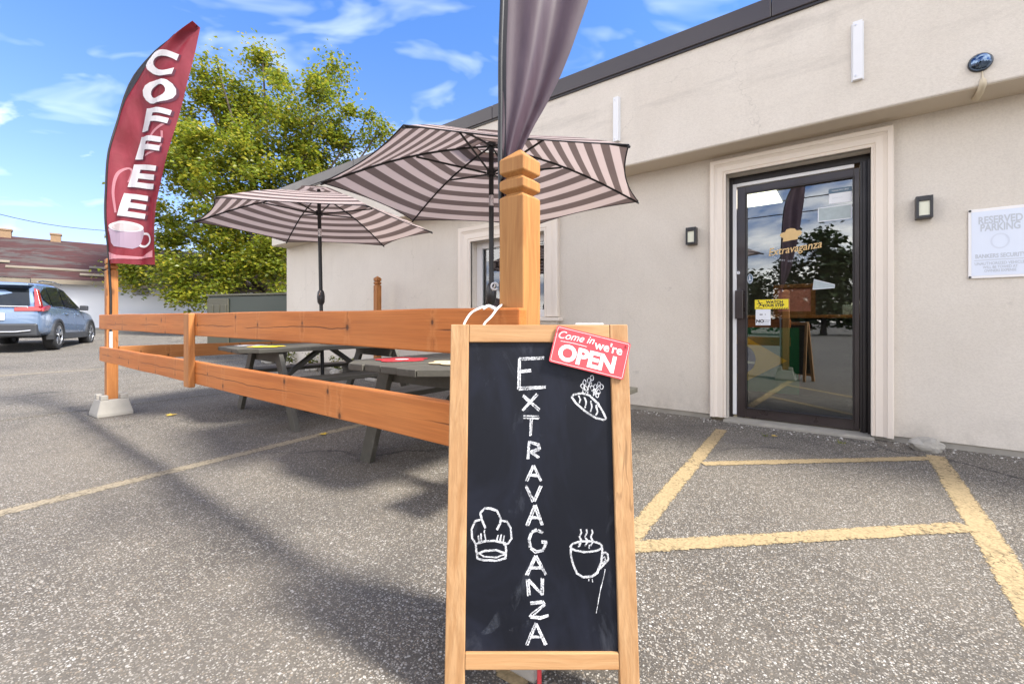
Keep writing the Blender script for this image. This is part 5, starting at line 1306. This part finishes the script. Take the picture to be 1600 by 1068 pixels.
# ---------------------------------------------------------------- trees
def leaf_mesh(m, p, size, rr):
    """one small pointed leaf, folded along its middle"""
    a = rr.uniform(0, 6.283); tilt = rr.uniform(-.9, .9)
    d = Vector((math.cos(a), math.sin(a), rr.uniform(-.9, .25))).normalized(); s_ = d.cross(Vector((rr.uniform(-.4,.4), rr.uniform(-.4,.4), 1))).normalized(); n = s_.cross(d)
    s_ = (s_*math.cos(tilt)+n*math.sin(tilt))*size*.34; n = s_.cross(d).normalized()*size*.07
    m.append((p, p+d*size*.42+s_+n, p+d*size, p+d*size*.42-s_+n))
def make_tree(name, base, lobes, leafmat_, leaf, per, label, cat, trunk_r, seed, group=None, limbs=True, dens_=9.0):
    e = empty(name, base, 0, label, cat, group); rr = random.Random(seed); bv = Vector(base)
    quads = []; tips = []
    for (c_, r_, dn) in lobes:
        c_ = Vector(c_); vol = r_.x*r_.y*r_.z
        ncl = max(3, int(dn*(r_.x*r_.z)*dens_))
        for k in range(ncl):
            q = Vector((rr.gauss(0,1), rr.gauss(0,1), rr.gauss(0,1))).normalized()*(rr.random()**.45)
            p = c_+Vector((q.x*r_.x, q.y*r_.y, q.z*r_.z)); tips.append(p)
            cr = rr.uniform(.22, .50)*per[1]
            for i in range(int(per[0]*rr.uniform(.5, 1.3))):
                q2 = Vector((rr.gauss(0,.6), rr.gauss(0,.6), rr.gauss(0,.42)))
                leaf_mesh(quads, p+q2*cr, leaf*rr.uniform(.6, 1.25), rr)
    vs = [x for q in quads for x in q]; n = len(quads)
    me = bpy.data.meshes.new('crown'); me.from_pydata([tuple(v-bv) for v in vs], [], [(4*i,4*i+1,4*i+2,4*i+3) for i in range(n)])
    me.materials.append(leafmat_); o = bpy.data.objects.new('crown', me); COL.objects.link(o); o.parent = e
    m = MB(); top = max(l[0][2] for l in lobes); b0 = bv+Vector((0,0,-.2))
    mean = sum((Vector(l[0]) for l in lobes), Vector())/len(lobes)
    fork = bv+(mean-bv)*.28
    m.tube([b0, bv+Vector((0,0,.25)), bv+(fork-bv)*.6, fork], [trunk_r*1.35, trunk_r, trunk_r*.85, trunk_r*.75], 12)
    if limbs:
        for (c_, r_, dn) in lobes:
            c_ = Vector(c_); mid = fork+(c_-fork)*.5+Vector((rr.uniform(-.3,.3), rr.uniform(-.3,.3), rr.uniform(-.1,.4)))
            m.tube([fork, fork+(mid-fork)*.5+Vector((0,0,.15)), mid, c_], [trunk_r*.5, trunk_r*.36, trunk_r*.24, trunk_r*.1], 7)
            for k in range(5):
                t_ = rr.choice(tips); 
                if (t_-c_).length < r_.length*1.2: m.tube([mid+(c_-mid)*rr.uniform(.2,1), (c_+t_)/2+Vector((0,0,.1)), t_], [trunk_r*.10, trunk_r*.06, .008], 5)
    m.build('trunk', M['bark'], e)
    return e
Zt = 20.0; k_ = Zt/685
L1 = [(325,155,42,62,1.,0),(395,165,75,75,1.,.8),(490,185,72,72,1.,-.3),(555,205,38,38,.8,.5),(268,245,46,66,1.,-.5),(345,270,95,90,1.1,-1.2),(345,260,90,80,.8,1.5),(460,270,85,75,1.1,.0),(535,255,50,40,.8,.8),(246,345,40,50,1.,-.8),(325,365,85,55,1.2,-1.2),(400,350,60,60,1.1,1.),(425,390,45,65,1.2,1.0),(300,420,70,28,1.2,-1.4),(222,412,38,26,1.1,-1.0),(205,430,18,12,1,-1.),(410,88,32,16,.35,0),(340,105,34,34,.7,-.4),(590,208,16,22,.5,.4),(512,118,16,26,.45,0),(320,448,40,14,.9,-2.),(285,455,18,8,1,-2.2),(438,372,34,50,1.5,-1.4),(395,425,46,28,1.4,-1.7),(436,436,22,26,1.5,-1.4),(350,425,40,24,1.2,-1.2)]
lobes = []
for u, v, ru, rv, dn, dz in L1:
    Z = Zt+dz*1.3; X = (u-800)/685*Z; x_, y_ = cam2world(X, Z)
    lobes.append(((x_, y_, .94-(v-502)/685*Z), Vector((ru*k_, (ru+rv)*.5*k_*.9, rv*k_)), dn))
tx, ty = cam2world((430-800)/685*20.3, 20.3)
make_tree('maple_tree', (tx, ty, gz(tx, ty)), lobes, M['leaf'], .170, (270, 1.55), 'big yellow green tree standing behind the far end of the shop', 'tree', .30, 11, dens_=5.2)
# trees across the street, behind the photographer; the door glass mirrors them
for i, (x_, y_, h_, w_, lab) in enumerate(((-9.8,-27,4.6,2.6,'broad low dark tree across the street, mirrored at the left edge of the door glass'), (-6.0,-28,4.4,2.1,'low dark tree across the street, mirrored behind the flag in the door glass'), (-3.3,-27,5.0,1.8,'middling dark tree across the street, mirrored left of the tallest one'), (-1.3,-27,7.2,1.6,'tall dark tree across the street, the tallest mirrored in the door glass'), (.7,-28,5.8,1.7,'dark pointed tree across the street, mirrored at the right edge of the door glass'), (-15,-30,6.0,3.0,'dark tree across the street, mirrored in the trimmed window'))):
    lb = []
    rr = random.Random(50+i)
    for k in range(7):
        f = k/6; rw = w_*(1-f*.72); lb.append(((x_+rr.uniform(-.5,.5), y_+rr.uniform(-.5,.5), h_*(.22+.70*f)), Vector((rw, rw, h_*.15)), .7))
    make_tree('street_tree', (x_, y_, 0), lb, M['leafdark'], .42, (75, 2.2), lab, 'tree', .2, 60+i, 'trees across the street', limbs=False)
for i, (z_, lab) in enumerate(((7.2,'highest of the black street cables mirrored in the door glass'), (6.7,'middle one of the black street cables mirrored in the door glass'), (6.1,'lowest of the black street cables mirrored in the door glass'))):
    m = MB(); m.tube([(-40+80*k/16, -15-.2*i, z_+.6*((k/8-1)**2)) for k in range(17)], .025, 6); tag(m.build('overhead_cable', M['cable']), lab, 'cable', 'cables along the street')
def PL(u, v, Z): x_, y_ = cam2world((u-800)/685*Z, Z); return Vector((x_, y_, .94-(v-502)/685*Z))
m = MB(); A, B = PL(-120,300,19), PL(175,361,25); m.tube([A.lerp(B, k/12)-Vector((0,0,.35*math.sin(math.pi*k/12))) for k in range(13)], .016, 6); tag(m.build('overhead_cable', M['cable']), 'thin black cable sagging across the sky above the red roof', 'cable')

# ---------------------------------------------------------------- small things on the ground
def weed(x_, y_, h_, n_, seed, label):
    rr = random.Random(seed); e = empty('weed_plant', (x_, y_, gz(x_, y_)), 0, label, 'weed', 'weeds along the foot of the wall'); q = []; m = MB()
    for k in range(n_):
        a = rr.uniform(0, 6.28); t_ = Vector((math.cos(a)*h_*rr.uniform(.1,.55), math.sin(a)*h_*rr.uniform(.1,.4), h_*rr.uniform(.6,1.05)))
        m.tube([Vector((0,0,-.02)), t_*.5+Vector((0,0,h_*.08)), t_], [.004,.003,.0015], 5)
        for i in range(14): leaf_mesh(q, t_*rr.uniform(.25,1.05)+Vector((rr.gauss(0,.03),rr.gauss(0,.03),rr.gauss(0,.02))), rr.uniform(.04,.085), rr)
    m.build('stem', M['weed'], e, rel=False)
    me = bpy.data.meshes.new('foliage'); me.from_pydata([tuple(v) for z in q for v in z], [], [(4*i,4*i+1,4*i+2,4*i+3) for i in range(len(q))]); me.materials.append(M['weed'])
    o = bpy.data.objects.new('foliage', me); COL.objects.link(o); o.parent = e
for i, (x_, y_, h_, n_, lab) in enumerate(((-10.6,5.2,.55,9,'tall leafy weed left of the far corner of the shop'), (-9.9,4.75,.4,8,'bushy weed at the far corner of the shop'), (-9.2,4.40,.34,7,'yellowing weed at the wall seen under the far tabletop'), (-8.3,4.40,.36,8,'weed at the wall behind the braces of the far picnic table'), (-7.4,4.42,.30,7,'weed at the wall just left of the parasol pole'), (-6.9,4.42,.30,7,'weed at the wall just right of the parasol pole'), (-11.8,5.0,.75,6,'thin tall weed before the green container'), (-12.6,5.2,.5,7,'weed at the foot of the white wall'))): weed(x_, y_, h_, n_, 70+i, lab)
def rock(x_, y_, r, seed, label, sq=(1,.8,.6)):
    bm = bmesh.new(); bmesh.ops.create_icosphere(bm, subdivisions=3, radius=1); off = Vector((seed*3.1, seed*1.7, 0))
    for v in bm.verts:
        n = 1+.35*mnoise.noise(v.co*1.3+off)+.12*mnoise.noise(v.co*4+off); v.co = Vector((v.co.x*sq[0], v.co.y*sq[1], v.co.z*sq[2]))*r*n
    me = bpy.data.meshes.new('rock'); bm.to_mesh(me); bm.free(); me.materials.append(M['rock']); o = bpy.data.objects.new('rock', me); COL.objects.link(o); o.location = (x_, y_, gz(x_, y_)+r*sq[2]*.55)
    tag(o, label, 'rock', 'loose pale rocks by the wall')
rock(.455, 4.36, .082, 1, 'pale angular rock at the wall where two yellow lines meet', (1.15,.7,.75))
for i, (x_, y_, r, lab) in enumerate(((-9.75,4.25,.16,'pale rock at the far corner of the shop'), (-9.0,4.22,.12,'pale rock seen under the far tabletop'), (-7.95,4.25,.13,'pale rock behind the brace of the far picnic table'), (-7.2,4.28,.11,'small pale rock beside the weeds near the parasol pole'))): rock(x_, y_, r, 3+i, lab)
def fallen(x_, y_, s_, a, label):
    e = MB(); pts = [(0,-.5),(.16,-.2),(.42,-.28),(.30,.02),(.46,.22),(.16,.2),(0,.55),(-.16,.2),(-.46,.22),(-.30,.02),(-.42,-.28),(-.16,-.2)]
    vs = [Vector((0,0,.012))]
    for px_, py_ in pts: vs.append(Vector(((px_*math.cos(a)-py_*math.sin(a))*s_, (px_*math.sin(a)+py_*math.cos(a))*s_, .004+.25*s_*abs(px_)**1.5+.004)))
    e.add(vs, [(0, i+1, (i+1) % 12+1) for i in range(12)]); o = e.build('fallen_leaf', M['yleaf'], recalc=False); o.location = (x_, y_, gz(x_, y_)); tag(o, label, 'leaf', 'yellow leaves on the asphalt')
def G(u, v): a = (u-800)/685; k = .94*685/(v-502); return ((CR[0]*a-CR[1])*k, (CR[1]*a+CR[0])*k)
fallen(*G(268,649), .11, .4, 'yellow fallen leaf right of the left concrete block'); fallen(*G(505,679), .075, 1.6, 'yellow fallen leaf beside the faded line under the fence')
fallen(*G(1210,682), .05, 2.2, 'small yellow fallen leaf before the door threshold')
for i, (u, v, lab) in enumerate(((1195,681,'small grass tuft at the left end of the door threshold'), (1313,692,'small grass tuft at the right end of the door threshold'))):
    x_, y_ = G(u, v); rr = random.Random(90+i); m = MB()
    for k in range(16):
        a = rr.uniform(0, 6.28); b = Vector((rr.gauss(0,.012), rr.gauss(0,.008), 0)); t_ = b+Vector((math.cos(a)*.03, math.sin(a)*.02, rr.uniform(.012,.035))); s_ = Vector((-math.sin(a), math.cos(a), 0))*.0025; m.add([b-s_, b+s_, t_], [(0,1,2)])
    o = m.build('grass_tuft', M['weed'], recalc=False); o.location = (x_, y_, .0); tag(o, lab, 'grass', 'grass tufts at the threshold')

rr = random.Random(21); m = MB()
for k in range(520):
    x_ = rr.uniform(-3.0, 2.2); y_ = WY-abs(rr.gauss(0, .10))-.015; r_ = rr.uniform(.003, .011)*(1.5 if rr.random() < .06 else 1)
    if DX0-.05 < x_ < DX1+.05: y_ -= .08
    a = rr.uniform(0, 3); c_, q_ = math.cos(a)*r_, math.sin(a)*r_
    m.add([(x_+c_,y_+q_,.001),(x_-q_,y_+c_*.8,.001),(x_-c_*.9,y_-q_,.001),(x_+q_,y_-c_,.001),(x_+c_*.3,y_+q_*.3,.001+r_*rr.uniform(.5,1))], [(0,1,4),(1,2,4),(2,3,4),(3,0,4)])
gm = NT('loose_grit'); gg = gm.node('ShaderNodeNewGeometry'); gm.base(gm.ramp(gg.outputs['Random Per Island'], [(0, (.12,.11,.10)), (.6, (.30,.28,.25)), (1, (.62,.60,.56))])); gm.rough(.9)
tag(m.build('wall_grit', gm.mat, recalc=False), kind='stuff')
